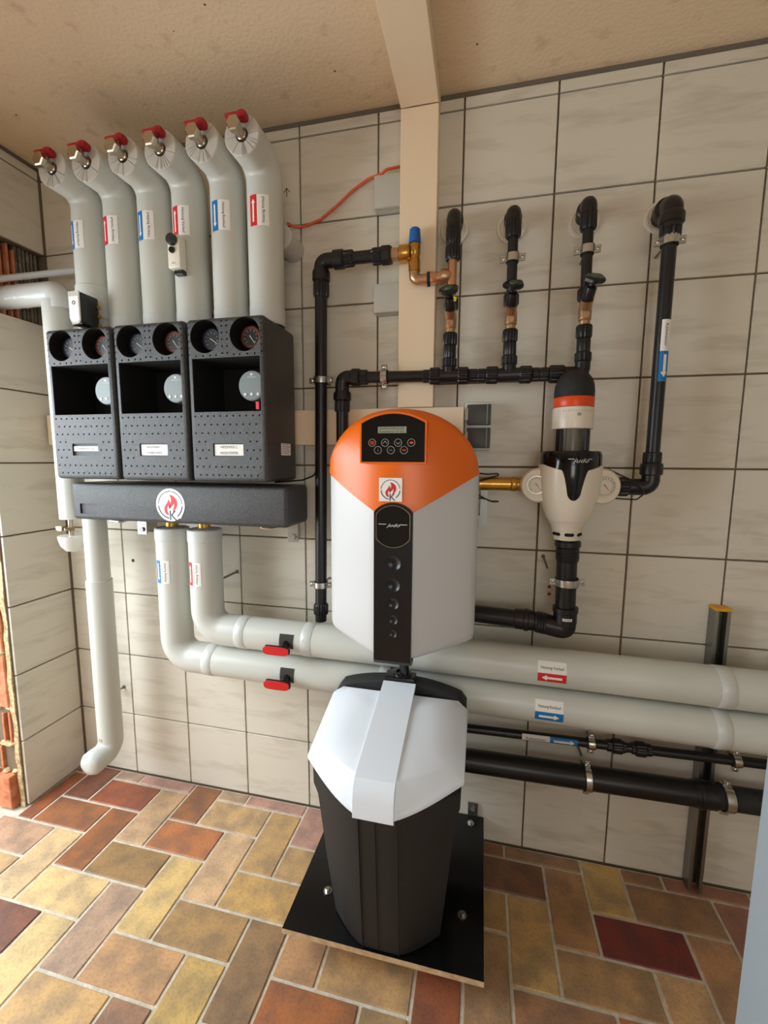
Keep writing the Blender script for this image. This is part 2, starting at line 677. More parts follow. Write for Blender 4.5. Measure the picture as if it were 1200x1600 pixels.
def flame_logo(parent, fn, R):
    """ring, flame and letter K on a white sticker"""
    f = lambda x, y: fn(x * R, y * R)
    fm = M()
    for poly in (FLAME_A, FLAME_B):
        # fan pieces from a bmesh fill
        bm = bmesh.new()
        vs = [bm.verts.new((x, y, 0)) for x, y in poly]
        bm.faces.new(vs)
        bmesh.ops.triangulate(bm, faces=bm.faces)
        bm.verts.index_update()
        fm.add([f(v.co.x, v.co.y) for v in bm.verts], [[v.index for v in t.verts] for t in bm.faces])
        bm.free()
    build('flame_mark', fm, 'flame_red', parent, 0, recalc=False)
    rm = M()
    for a0, a1, wd in ((185, 262, 0.035), (305, 355, 0.035), (5, 80, 0.022), (84, 176, 0.022)):
        n = 14
        pts = []
        for i in range(n + 1):
            a = radians(a0 + (a1 - a0) * i / n)
            pts.append((f(cos(a) * (0.82 - wd), sin(a) * (0.82 - wd)), f(cos(a) * (0.82 + wd), sin(a) * (0.82 + wd))))
        rm.add([q for p in pts for q in p], [(2 * i, 2 * i + 1, 2 * i + 3, 2 * i + 2) for i in range(n)])
    build('ring_mark', rm, 'ink_navy', parent, 0, recalc=False)
    lettering(parent, 'K', f, 0.62, 'ink_navy', 0, (0.16, -0.62))


# ------------------------------------------------------------------ setting
CEIL = 2.575
XR, YF = 3.36, -3.15
T = 0.28
XC = 0.0034        # x of the tile column joints: XC + k*T
ZJ = 2.523         # z of the uppermost long joint, rows every T below
OPY0, OPY1, OPZ = -0.268, -1.75, 2.10    # opening broken into the left wall

wb = struct('wall_back', M().span(-0.25, XR, 0.010, 0.20, -0.1, CEIL + 0.1), 'wall_grout')
tile_cache = {}


def tile(parent, name, c, d, material, bev=0.0012, key=None, color=None, rnd=0):
    k = (name, tuple(round(x, 4) for x in d))
    if k not in tile_cache:
        m = M().box((0, 0, 0), d, bev, None, 1)
        me = bpy.data.meshes.new(name)
        me.from_pydata(m.v, [], m.f)
        finish(me, 0)
        me.materials.append(MATS[material])
        tile_cache[k] = me
    o = bpy.data.objects.new(name, tile_cache[k])
    COL.objects.link(o)
    o.parent = parent
    o.location = Vector(c) - ORG[parent.name]
    if rnd:
        o.rotation_euler = (random.uniform(-rnd, rnd), random.uniform(-rnd, rnd), 0)
    if color:
        o.color = color
    return o


G = 0.0058
rows = [(ZJ - (k + 1) * T, ZJ - k * T) for k in range(9)] + [(ZJ, 2.560)]
cols = [(XC + k * T, XC + (k + 1) * T) for k in range(12)]
for z0, z1 in rows:
    z0 = max(z0, 0.0)
    for x0, x1 in cols:
        x1 = min(x1, XR)
        if x1 - x0 < 0.02:
            continue
        tile(wb, 'tile', ((x0 + x1) / 2, 0.006, (z0 + z1) / 2), (x1 - x0 - G, 0.012, z1 - z0 - (G if z0 > 0 else G / 2)), 'wall_tile')
build('mortar_gap', M().span(0, XR, 0.004, 0.012, 2.558, CEIL), 'gap_mortar', wb, 0)
for x, z, r in ((0.333, 0.991, 0.0075), (2.010, 0.999, 0.006), (2.011, 0.974, 0.006), (1.985, 1.104, 0.006)):
    build('drill_hole', M().lathe([(r, 0), (r * 0.8, 0.0006)], (x, -0.0001, z), (0, -1, 0), 10), 'slit_dark' if x < 1 else 'dark_red', wb, 0)

pm = M()
for q in ([(-0.0014, -0.016), (0.0014, -0.016), (0.0014, 0.012), (-0.0014, 0.012)], [(-0.012, -0.001), (-0.0105, -0.003), (0.001, 0.012), (-0.001, 0.013)], [(0.012, -0.001), (0.0105, -0.003), (-0.001, 0.012), (0.001, 0.013)]):
    pm.prism(q, (1.073, -0.0002, 2.356), (1, 0, 0), (0, 0, 1), (0, -1, 0), 0.0003)
build('pen_mark', pm, 'ink_black', wb, 0)

# left wall: a strip beside the corner, a broken-out slot above and the opening towards the room
lw = M()
lw.span(-0.24, -0.010, OPY0, 0.0, 0, 1.955)
lw.span(-0.24, -0.010, YF, 0.0, 2.246, CEIL + 0.05)
lw.span(-0.24, -0.010, YF, OPY1, 0, 2.246)
lw.span(-0.24, -0.010, OPY1, -0.62, OPZ, 2.246)
wl = struct('wall_left', lw, 'wall_grout')
for z0, z1 in rows:
    z0 = max(z0, 0.0)
    zz1 = z1
    if 1.95 < z0 < 2.2:
        continue                       # the slot broken out for the pipes
    tile(wl, 'tile', (-0.006, (OPY0 + 0.006) / 2 - 0.003, (z0 + zz1) / 2), (0.012, -OPY0 - 0.004 - G, zz1 - z0 - (G if z0 > 0 else G / 2)), 'wall_tile')
    if z0 > 2.2:
        for k in range(1, 11):
            tile(wl, 'tile', (-0.006, OPY0 - T * (k - 0.5), (z0 + zz1) / 2), (0.012, T - G, zz1 - z0 - G), 'wall_tile')
    else:
        for k in range(0, 5):
            tile(wl, 'tile', (-0.006, OPY1 - T * (k + 0.5), (z0 + zz1) / 2), (0.012, T - G, zz1 - z0 - G), 'wall_tile')
build('mortar_gap', M().span(-0.012, -0.004, YF, 0, 2.558, CEIL), 'gap_mortar', wl, 0)
for z0, z1 in ((0.0, 1.955), (2.246, 2.558)):
    build('corner_joint', M().span(-0.009, 0.0035, -0.0035, 0.009, z0, z1), 'wall_grout', wl, 0)
# broken edge of plaster along the jamb
pe = M()
prev = None
n = 46
ringsL = []
for i in range(n + 1):
    z = 1.955 * i / n
    j = random.uniform(-0.003, 0.003)
    j2 = random.uniform(-0.002, 0.004)
    ringsL.append([(-0.0115, OPY0 + 0.004 + j * 0.4, z), (-0.0115, OPY0 - 0.004 + j, z), (-0.031 + j2, OPY0 - 0.006 + j, z), (-0.036 + j2, OPY0 + 0.004, z)])
pe.rings(ringsL)
build('plaster_edge', pe, 'old_plaster', wl, 60)
# hollow clay bricks showing in the jamb
bz = 0.0
hs = [0.150, 0.120, 0.155, 0.235, 0.235, 0.115, 0.235, 0.235, 0.235, 0.23]
for i, h in enumerate(hs):
    z0, z1 = bz + 0.006, min(bz + h - 0.006, 1.95)
    bz += h
    if i in (0,):
        b = M().box((-0.075, OPY0 - 0.008, (z0 + z1) / 2), (0.072, 0.05, z1 - z0), 0.004)
        build('brick', b, 'brick_clay', wl, 0)
        b = M().box((-0.180, OPY0 + 0.002, (z0 + z1) / 2), (0.11, 0.05, z1 - z0), 0.006)
        build('brick', b, 'brick_clay', wl, 0)
        continue
    # broken open: webs left standing, cells open
    b = M()
    b.span(-0.238, -0.036, OPY0 + 0.012, OPY0 + 0.02, z0, z1)
    x = -0.040
    while x > -0.236:
        wd = random.uniform(0.007, 0.013)
        out = random.uniform(0.0, 0.030) if i in (1, 2, 5) else random.uniform(0.012, 0.026)
        top = z1 - random.uniform(0, 0.02)
        b.span(x - wd, x, OPY0 + 0.014 - out, OPY0 + 0.014, z0 + random.uniform(0, 0.01), top, 0.002, 1)
        x -= wd + random.uniform(0.012, 0.024)
    if i in (3, 4, 6, 7, 8):
        b.span(-0.085, -0.034, OPY0 - 0.012, OPY0 + 0.004, z0, z1, 0.004, 1)
    build('brick', b, 'brick_clay', wl, 0)
    mo = M()
    for k in range(5):
        mo.ball((-0.05 - 0.04 * k + random.uniform(-0.01, 0.01), OPY0 - random.uniform(-0.004, 0.008), z0 - 0.004), (random.uniform(0.012, 0.026), 0.016, random.uniform(0.006, 0.012)), 8)
    build('mortar_bed', mo, 'old_plaster', wl, 40)
# slot above: recessed bricks with ribbed mortar towards the corner
build('slot_back', M().span(-0.24, -0.16, -0.62, 0.0, 1.955, 2.246), 'grey_mortar', wl, 0)
rm = M()
rm.span(-0.16, -0.055, -0.094, -0.001, 1.958, 2.244)
for k in range(6):
    y = -0.010 - 0.0155 * k
    rm.span(-0.057, -0.030 - 0.003 * (k % 2), y - 0.0095, y, 1.958, 2.244, 0.003, 1)
build('ribbed_mortar', rm, 'grey_mortar', wl, 0)
for k in range(7):
    y1 = -0.100 - 0.066 * k
    b = M()
    d0 = random.uniform(-0.062, -0.036)
    b.span(-0.16, d0 - 0.03, y1 - 0.058, y1, 1.962, 2.242, 0.003, 1)
    b.span(d0 - 0.035, d0 + 0.012, y1 - 0.012, y1 - 0.002, 1.962, 2.242 - random.uniform(0, 0.02), 0.003, 1)
    b.span(d0 - 0.035, d0 + random.uniform(-0.01, 0.016), y1 - 0.034, y1 - 0.026, 1.962, 2.242 - random.uniform(0.0, 0.09), 0.003, 1)
    b.span(d0 - 0.035, d0 + 0.006, y1 - 0.056, y1 - 0.048, 1.962, 2.242 - random.uniform(0, 0.03), 0.003, 1)
    build('brick', b, 'brick_clay', wl, 0)

# floor with clay tiles laid in herringbone
fl = struct('floor', M().span(-0.60, XR, YF, 0.0, -0.12, -0.004), 'floor_joint')
PIT, FX, FY = 0.1303, 0.596, -0.187
PAL = dict(red=(158, 98, 62), drk=(138, 90, 64), ora=(184, 116, 72), yel=(224, 186, 130), tan=(206, 160, 112), brn=(166, 122, 88),
           pnk=(196, 156, 130), oli=(186, 146, 98), dyl=(210, 166, 108), rus=(128, 64, 42))
HAND = {(-3, -1): 'red', (1, -1): 'tan', (-1, -1): 'pnk', (3, -1): 'tan', (0, -2): 'red', (-4, -2): 'drk', (4, -2): 'pnk', (-2, -2): 'pnk', (2, -2): 'pnk',
        (-3, -3): 'pnk', (1, -3): 'pnk', (-4, 0): 'red', (0, 0): 'ora', (4, 0): 'tan', (-2, 0): 'red', (2, 0): 'yel', (-6, 0): 'tan', (-1, 1): 'brn', (3, 1): 'dyl',
        (-5, 1): 'pnk', (1, 1): 'yel', (-3, 1): 'yel', (5, 1): 'tan', (-2, 2): 'yel', (2, 2): 'oli', (-6, 2): 'ora', (0, 2): 'pnk', (4, 2): 'brn', (-4, 2): 'tan',
        (1, 3): 'tan', (-3, 3): 'drk', (5, 3): 'ora', (-1, 3): 'yel', (3, 3): 'dyl', (0, 4): 'tan', (4, 4): 'dyl', (2, 4): 'brn', (6, 4): 'red', (8, 2): 'red',
        (9, -1): 'drk', (11, -1): 'oli', (12, -2): 'dyl', (13, -1): 'brn', (12, 0): 'rus', (10, 0): 'dyl', (8, 0): 'oli', (14, 0): 'oli', (11, 1): 'oli',
        (13, 1): 'tan', (9, 1): 'oli', (10, 2): 'brn', (8, -2): 'red', (10, -2): 'brn', (15, -1): 'brn', (14, -2): 'brn', (9, -3): 'red', (13, -3): 'brn', (16, -2): 'drk',
        (6, 0): 'tan', (7, 1): 'red', (6, 2): 'tan', (-1, 5): 'tan', (3, 5): 'tan', (7, 3): 'oli', (12, 4): 'oli', (9, 3): 'tan', (11, 3): 'oli'}
J = 0.0095
for r in range(-3, 23):
    for c in range(-10, 22):
        k = (c + r) % 4
        if k == 0:
            x0, x1, y1, y0 = FX + PIT * c, FX + PIT * (c + 2), FY - PIT * r, FY - PIT * (r + 1)
        elif k == 2:
            x0, x1, y1, y0 = FX + PIT * c, FX + PIT * (c + 1), FY - PIT * r, FY - PIT * (r + 2)
        else:
            continue
        x0, x1, y0, y1 = x0 + J / 2, x1 - J / 2, y0 + J / 2, y1 - J / 2
        lim = 0.004 if y1 > OPY0 else -0.55
        x0, x1, y1, y0 = max(x0, lim), min(x1, XR), min(y1, -0.006), max(y0, YF)
        if x1 - x0 < 0.012 or y1 - y0 < 0.012:
            continue
        key = HAND.get((c, r)) or random.choice(['yel', 'tan', 'tan', 'dyl', 'oli', 'brn', 'red', 'pnk', 'ora'])
        cc = [min(255, max(0, v + random.randint(-7, 7))) for v in PAL[key]]
        tile(fl, 'tile', ((x0 + x1) / 2, (y0 + y1) / 2, -0.006 + random.uniform(-0.0008, 0.0008)), (x1 - x0, y1 - y0, 0.012), 'floor_tile', 0.0022, color=rgb(*cc), rnd=0.003)

ce = struct('ceiling', M().span(-0.3, XR, YF, 0.2, CEIL, CEIL + 0.1), 'ceiling_paint')
struct('wall_right', M().span(XR, XR + 0.1, YF, 0.0, -0.1, CEIL), 'plain_plaster')
fw = M()
fw.span(-0.3, 1.75, YF - 0.1, YF, -0.1, CEIL)
fw.span(2.95, XR + 0.1, YF - 0.1, YF, -0.1, CEIL)
fw.span(1.75, 2.95, YF - 0.1, YF, -0.1, 0.9)
fw.span(1.75, 2.95, YF - 0.1, YF, 2.1, CEIL)  # gap left for the added window fill and sun
struct('wall_front', fw, 'plain_plaster')

# painted door leaf standing open at the right-hand edge of the view
dm = M().span(2.206, 2.246, -1.62, -0.80, 0.008, 2.02, 0.003)
dr = struct('door_1', dm, 'door_paint')
hd = M().tube([(2.206, -1.54, 1.05), (2.160, -1.54, 1.05), (2.160, -1.42, 1.05)], 0.009, 0.012)
build('door_handle', hd, 'zinc_steel', dr)

# ================================================================== cable trunking
t = thing('cable_trunking', 'tall white vertical cable trunking running up the tiled wall behind the safety valve', 'cable duct', (1.549, -0.03, 1.60))
build('channel', M().span(1.4905, 1.6075, -0.052, -0.001, 1.60, 2.514), 'trunking', t, 0)
build('cover', M().span(1.4895, 1.6085, -0.060, -0.050, 1.60, 2.511, 0.0015, 1), 'trunking', t, 0)
t = thing('cable_trunking', 'white cable trunking crossing the ceiling towards the viewer', 'cable duct', (1.549, -1.2, 2.514))
build('channel', M().span(1.4905, 1.6075, -2.6, -0.001, 2.522, CEIL - 0.001), 'trunking', t, 0)
build('cover', M().span(1.4895, 1.6085, -2.6, -0.0605, 2.5115, 2.523, 0.0015, 1), 'trunking', t, 0)
t = thing('cable_trunking', 'white horizontal cable trunking behind the orange softener and the black pump boxes', 'cable duct', (0.86, -0.03, 1.476))
build('channel', M().span(0.012, 1.708, -0.052, -0.001, 1.477, 1.597), 'trunking', t, 0)
build('cover', M().span(0.010, 1.710, -0.060, -0.050, 1.476, 1.598, 0.0015, 1), 'trunking', t, 0)

# junction boxes
for z0, z1, lb in ((2.238, 2.338, 'grey junction box under the orange cable, upper of two beside the trunking'),
                   (1.913, 2.006, 'grey junction box below the black relief pipe, lower of two beside the trunking')):
    t = thing('junction_box', lb, 'junction box', (1.445, -0.025, z0), 'grey junction boxes beside the trunking')
    build('base', M().span(1.403, 1.4885, -0.030, -0.001, z0 + 0.001, z1 - 0.001, 0.004), 'box_grey', t, 30)
    build('lid', M().span(1.401, 1.4888, -0.050, -0.0305, z0, z1, 0.005), 'box_grey', t, 30)

# orange cable
m = M().tube([(1.098, -0.05, 2.226), (1.110, -0.014, 2.228), (1.153, -0.010, 2.233), (1.200, -0.010, 2.246), (1.259, -0.010, 2.282),
              (1.316, -0.010, 2.324), (1.371, -0.012, 2.352), (1.426, -0.040, 2.3455), (1.440, -0.046, 2.352), (1.489, -0.020, 2.372)], 0.0045, 0.03, 10, 5)
tag(build('electric_cable', m, 'cable_orange'), 'orange cable sagging across the wall tiles to the trunking', 'cable')

# double socket
t = thing('double_socket', 'double wall socket with dark grey hinged flaps beside the trunking', 'socket', (1.755, -0.02, 1.458))
build('frame', M().span(1.7125, 1.799, -0.040, -0.001, 1.457, 1.614, 0.005), 'socket_white', t, 30)
for z0 in (1.4645, 1.5395):
    fl_ = build('flap', M().span(1.7205, 1.796, -0.056, -0.0405, z0, z0 + 0.066, 0.003), 'socket_grey', t, 30)
    build('flap_ridge', M().span(1.783, 1.7855, -0.0585, -0.0562, z0 + 0.002, z0 + 0.064), 'socket_hinge', fl_, 0)
    build('hinge', M().span(1.713, 1.7245, -0.0590, -0.0410, z0 + 0.014, z0 + 0.054, 0.003), 'socket_hinge', fl_, 30)


# ================================================================== upper insulated pipes
PY = -0.16
UP = [(0.397, 'blue', False, 'Heizung Rücklauf', False, -0.040, 'leftmost bent grey insulated pipe with blue arrow label'),
      (0.530, 'red', True, 'Heizung Vorlauf', True, -0.034, 'second bent grey insulated pipe from the left, red arrow label'),
      (0.667, 'blue', False, 'Heizung Rücklauf', True, -0.031, 'third bent grey insulated pipe from the left, blue arrow label'),
      (0.800, 'red', True, 'Heizung Vorlauf', False, -0.031, 'bent grey insulated pipe carrying the clip-on thermostat'),
      (0.942, 'blue', False, 'Heizung Rücklauf', False, -0.028, 'fifth bent grey insulated pipe, blue arrow label, above right pump box'),
      (1.072, 'red', True, 'Heizung Vorlauf', True, -0.024, 'rightmost and tallest bent grey insulated pipe with red arrow label')]
UR = 0.0555
for i, (x, colr, up, body, tup, dx, lb) in enumerate(UP):
    t = thing('insulated_pipe', lb, 'pipe', (x, PY, 1.856), 'bent insulated pipes above the pump boxes')
    ze = 2.345
    ye = -0.288
    R = 0.066
    m = M().tube([(x, PY, 1.856), (x, PY, ze), (x, ye, ze)], UR, R, 28, 12, cap=False)
    build('insulation', m, 'grey_jacket', t, 50)
    # cut foam face with radial slits
    n = 216
    rs = []
    slit = set(random.sample(range(112, 206, 3), 9) + random.sample(range(0, 108), 2))
    for rad, dy in ((UR, 0.0), (UR - 0.003, -0.003), (0.040, -0.003), (0.020, -0.002), (0.0185, 0.02)):
        ring = []
        for k in range(n):
            a = 2 * pi * k / n
            d = dy
            if k in slit and rad < UR - 0.002:
                d = dy + 0.004
            ring.append((x + rad * cos(a), ye + d, ze + rad * sin(a)))
        rs.append(ring)
    build('foam_face', M().rings(rs, False, True), 'foam_grey', t, 25)
    # ball valve stub with cap and red lever
    vm = M().lathe([(0.0150, 0), (0.0150, 0.018), (0.0128, 0.020), (0.0128, 0.036), (0.016, 0.038), (0.016, 0.045), (0.010, 0.047)], (x, ye + 0.012, ze), (0, -1, 0), 20)
    v = build('valve_body', vm, 'nickel', t)
    build('hex_cap', M().lathe([(0.0205, 0), (0.0215, 0.002), (0.0215, 0.014), (0.018, 0.017)], (x, ye - 0.034, ze + 0.001), (0, -1, 0), 6), 'nickel', v, 20)
    st = M().cyl((x, ye - 0.014, ze + 0.008), (x, ye - 0.014, ze + 0.030), 0.006, n=12)
    build('stem', st, 'nickel', v)
    hm = M().box((x - 0.004, ye - 0.020, ze + 0.036), (0.064, 0.024, 0.011), 0.004)
    hm.box((x + 0.013, ye - 0.018, ze + 0.035), (0.028, 0.030, 0.022), 0.008)
    build('lever', hm, 'dark_red', v, 40)
    f = cyl_map(x, PY, UR, dx / UR, 2.140)
    flow_sticker_v(t, f, 0.062, 0.089, colr, up, body, tup)
    # tape round the lower end and at the bend
    build('tape_band', M().lathe([(UR + 0.0002, 0), (UR + 0.0012, 0.001), (UR + 0.0012, 0.05), (UR + 0.0002, 0.051)], (x, PY, 1.86), (0, 0, 1), 28, False, False), 'grey_tape', t)
    if i == 0:
        build('lower_sleeve', M().lathe([(UR + 0.001, 0), (UR + 0.004, 0.002), (UR + 0.004, 0.108), (UR + 0.001, 0.11)], (x, PY, 1.915), (0, 0, 1), 28, False, False), 'grey_jacket', t)

# clip-on thermostat on the fourth pipe
t = thing('clip_on_thermostat', 'small white pipe thermostat with two dark knobs strapped to a grey pipe', 'thermostat', (0.795, -0.222, 2.02))
build('case', M().span(0.776, 0.820, -0.250, -0.2163, 2.026, 2.126, 0.004), 'cream_shell', t, 30)
build('knob', M().lathe([(0.0175, 0), (0.0185, 0.003), (0.016, 0.012), (0.010, 0.014)], (0.797, -0.2505, 2.109), (0, -1, 0), 24), 'gauge_dark', t)
build('knob', M().lathe([(0.0095, 0), (0.0100, 0.002), (0.0085, 0.007)], (0.795, -0.2505, 2.079), (0, -1, 0), 20), 'black_satin', t)
build('mounting_bracket', M().span(0.786, 0.818, -0.236, -0.2163, 2.012, 2.0255, 0.002), 'black_satin', t, 0)
lettering(t, 'IMIT', lambda a, b: Vector((0.797 + a, -0.2503, 2.041 + b)), 0.005, 'ink_grey')

# valve actuator standing at the top of the left pump box
t = thing('valve_actuator', 'black valve motor with pale grey front plate above the left pump box', 'actuator', (0.449, -0.26, 1.861))
bm_ = M().span(0.427, 0.473, -0.292, -0.222, 1.862, 1.966, 0.006)
build('case', bm_, 'black_satin', t, 30)
m = M()
pl = [(-0.0215, 0.104), (-0.0215, 0.022), (-0.016, 0.008), (-0.006, 0.002), (0.006, 0.001), (0.016, 0.004), (0.0215, 0.012), (0.0215, 0.104)]
m.prism(pl, (0.450, -0.2925, 1.862), (1, 0, 0), (0, 0, 1), (0, -1, 0), 0.004)
fp = build('front_plate', m, 'box_grey', t, 0)
build('paper_label', M().prism([(-0.018, 0.088), (-0.018, 0.020), (-0.010, 0.009), (0.010, 0.007), (0.018, 0.014), (0.018, 0.088)], (0.450, -0.2966, 1.862), (1, 0, 0), (0, 0, 1), (0, -1, 0), 0.0006), 'paper_white', fp, 0)
build('dial_mark', M().lathe([(0.0062, 0), (0.0062, 0.0006), (0.0040, 0.0006), (0.0040, 0.0)], (0.450, -0.2973, 1.930), (0, -1, 0), 20, False, False), 'ink_black', fp, 0)
m = M()
for z in (1.875, 1.905, 1.935):
    m.cyl((0.470, -0.226, z), (0.4765, -0.226, z), 0.008, n=14)
build('brass_fittings', m, 'brass', t)


# ================================================================== pump groups
HOUSE = {}


def pump_group(cx, label, lines, prod_sticker):
    cz0, cz1 = 1.352, 1.850
    y0, y1 = -0.300, -0.085
    w = 0.1325
    t = thing('pump_group', label, 'pump group', (cx, -0.19, cz0), 'black foam pump boxes')
    h = build('housing', M().span(cx - w, cx + w, y0, y1, cz0, cz1, 0.013, 3), 'epp_foam', t, 40)
    if 'housing' in HOUSE:
        h.data = HOUSE['housing']
    else:
        cuts = []
        for gx in (-0.068, 0.068):
            cuts.append(M().cyl((cx + gx, y0 - 0.01, 1.796), (cx + gx, y0 + 0.075, 1.796), 0.050, n=40))
        cuts.append(M().span(cx - 0.115, cx + 0.116, y0 - 0.01, y0 + 0.165, 1.569, 1.731))
        cuts.append(M().span(cx - 0.053, cx + 0.053, y0 - 0.01, y0 + 0.006, 1.432, 1.472))
        # moulded dimples of the front
        dm = M()
        z, r = 1.556, 0
        spots = []
        while z > 1.368:
            x = -0.112 + (0.011 if r % 2 else 0)
            while x < 0.116:
                if not (abs(x) < 0.064 and 1.422 < z < 1.482):
                    spots.append((x, z))
                x += 0.0222
            z -= 0.0262
            r += 1
        for z in (1.744, 1.764, 1.784, 1.804, 1.824, 1.838):
            for x in (-0.1235, 0.1235):
                spots.append((x, z))
            if abs(z - 1.796) < 0.022 or True:
                for x in (-0.0085, 0.0085):
                    spots.append((x, z))
        for x in (-0.10, -0.075, -0.05, -0.03, 0.03, 0.05, 0.075, 0.10):
            spots.append((x, 1.7385))
        for x, z in spots:
            dm.lathe([(0.0032, -0.004), (0.0032, 0.0003), (0.0018, 0.0032)], (cx + x, y0, z), (0, 1, 0), 8)
        cuts.append(dm)
        boolean(h, cuts)
        HOUSE['housing'] = h.data
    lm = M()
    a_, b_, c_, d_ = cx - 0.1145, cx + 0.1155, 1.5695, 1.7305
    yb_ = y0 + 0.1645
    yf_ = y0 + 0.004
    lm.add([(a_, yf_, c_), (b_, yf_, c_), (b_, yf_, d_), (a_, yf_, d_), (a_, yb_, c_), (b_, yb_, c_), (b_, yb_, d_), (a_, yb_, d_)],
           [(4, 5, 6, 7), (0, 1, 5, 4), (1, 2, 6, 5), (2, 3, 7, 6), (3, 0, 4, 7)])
    build('window_shade_liner', lm, 'hollow_shade', t, 0)  # near-black lining added so the window looks deep in shade
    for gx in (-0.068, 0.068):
        build('gauge_shade_liner', M().lathe([(0.0497, 0.003), (0.0497, 0.0745), (0.001, 0.0745)], (cx + gx, y0, 1.796), (0, 1, 0), 40, False, False), 'hollow_shade', t)  # near-black tube, shade of the gauge hole put into its colour
    # two dial thermometers sunk in the round holes
    for gx, rim, ang in ((-0.068, 'gauge_rim_blue', -35), (0.068, 'gauge_rim_red', -55)):
        g = build('thermometer', M().lathe([(0.034, 0), (0.034, 0.022), (0.031, 0.024), (0.0305, 0.021)], (cx + gx, y0 + 0.058, 1.796), (0, -1, 0), 32, True, True), rim, t)
        build('dial', M().lathe([(0.024, 0), (0.024, 0.0006)], (cx + gx, y0 + 0.0366, 1.796), (0, -1, 0), 28), 'gauge_dark', g)
        dn = M()
        ca, sa = cos(radians(ang)), sin(radians(ang))
        dn.prism([(-0.006, -0.0012), (0.024, -0.0006), (0.024, 0.0006), (-0.006, 0.0012)], (cx + gx, y0 + 0.0355, 1.796), (ca, 0, sa), (-sa, 0, ca), (0, -1, 0), 0.0008)
        for k in range(9):
            a = radians(225 - 33.75 * k)
            dn.prism([(0.0185, -0.0006), (0.0225, -0.0006), (0.0225, 0.0006), (0.0185, 0.0006)], (cx + gx, y0 + 0.0358, 1.796), (cos(a), 0, sin(a)), (-sin(a), 0, cos(a)), (0, -1, 0), 0.0004)
        build('needle', dn, 'gauge_face', g, 0)
    # circulation pump head in the window
    px, pz, py = cx + 0.0665, 1.651, y0 + 0.036
    p = build('pump_head', M().lathe([(0.044, 0), (0.0465, 0.010), (0.0465, 0.030), (0.0445, 0.034)], (px, py + 0.034, pz), (0, -1, 0), 36), 'pump_grey', t)
    build('face_plate', M().lathe([(0.0425, 0), (0.0420, 0.0010)], (px, py - 0.0002, pz), (0, -1, 0), 36), 'pump_grey', p, 0)
    for k, bx in enumerate((-0.022, 0.0, 0.022)):
        build('button', M().lathe([(0.0050, 0), (0.0046, 0.0016), (0.003, 0.002)], (px + bx, py - 0.0011, pz - 0.026), (0, -1, 0), 14), 'socket_white', p)
    lettering(p, 'GRUNDFOS', lambda a, b: Vector((px + a, py - 0.0016, pz + 0.026 + b)), 0.004, 'socket_white')
    build('brand_mark', M().prism([(-0.006, 0.003), (-0.002, 0.0), (-0.006, -0.003), (0.006, -0.003), (0.002, 0.0), (0.006, 0.003)], (px, py - 0.0013, pz + 0.034), (1, 0, 0), (0, 0, 1), (0, -1, 0), 0.0004), 'socket_white', p, 0)
    # name plate
    npl = build('name_plate', M().span(cx - 0.050, cx + 0.050, y0 + 0.0035, y0 + 0.0055, (1.447 if len(lines) == 1 else 1.434), 1.469 if len(lines) > 1 else 1.463), 'paper_white', t, 0)
    for k, ln in enumerate(lines):
        zc = 1.455 if len(lines) == 1 else (1.461 - 0.0185 * k)
        lettering(npl, ln, lambda a, b, zc=zc: Vector((cx + a, y0 + 0.0028, zc + b)), 0.0078, 'ink_plate')
    if prod_sticker:
        s = build('product_sticker', M().span(cx + w - 0.0002, cx + w + 0.0004, -0.205, -0.135, 1.437, 1.476), 'paper_white', t, 0)
        sm = M()
        for k in range(5):
            sm.span(cx + w + 0.0004, cx + w + 0.0007, -0.200, -0.150 + 0.01 * (k % 2), 1.443 + 0.007 * k, 1.4455 + 0.007 * k)
        build('print', sm, 'ink_grey', s, 0)
    return t


pump_group(0.455, 'left black foam pump box, its name plate with one line of text', ['KAMINWASSER'], False)
pump_group(0.727, 'middle black foam pump box between the two others, two-line name plate', ['HEIZKREIS 1', 'FUßBODEN'], False)
t3 = pump_group(0.9995, 'right black foam pump box with small sticker on its side', ['HEIZKREIS 2', 'HEIZKÖRPER'], True)
build('status_light', M().box((1.0835, -0.262, 1.5905), (0.011, 0.004, 0.024), 0.001), 'lamp_red', t3, 0)

# ================================================================== manifold under the pump groups
t = thing('distribution_manifold', 'long black foam manifold box with round flame sticker under the pump boxes', 'manifold', (0.755, -0.18, 1.204))
mb = M().span(0.335, 1.176, -0.262, -0.090, 1.204, 1.337, 0.014, 3)
h = build('housing', mb, 'epp_foam', t, 40)
boolean(h, [M().span(0.372, 0.447, -0.28, -0.257, 1.226, 1.262)])
ps = M()
pts = [(0.056 * cos(2 * pi * k / 40), 0.056 * sin(2 * pi * k / 40)) for k in range(40)]
pts = [(x, y) if not (x > 0.012 and y < -0.034) else (max(x, 0.0), min(y, -0.045)) for x, y in pts]
ps.prism(pts, (0.748, -0.2622, 1.268), (1, 0, 0), (0, 0, 1), (0, -1, 0), 0.0005)
s = build('round_sticker', ps, 'paper_white', t, 0)
flame_logo(s, lambda a, b: Vector((0.748 + a, -0.2630, 1.268 + b)), 0.056)
for x, z in ((0.480, 1.150), (1.118, 1.150)):
    b = M().span(x - 0.020, x + 0.020, -0.100, -0.094, z - 0.022, 1.2035)
    b.span(x - 0.020, x - 0.015, -0.094, -0.002, z - 0.022, 1.2035)
    bk = build('wall_bracket', b, 'zinc_steel', t, 0)
    build('bolt', M().lathe([(0.010, 0), (0.010, 0.007)], (x + 0.002, -0.1002, z - 0.002), (0, -1, 0), 6), 'dull_steel', bk, 0)
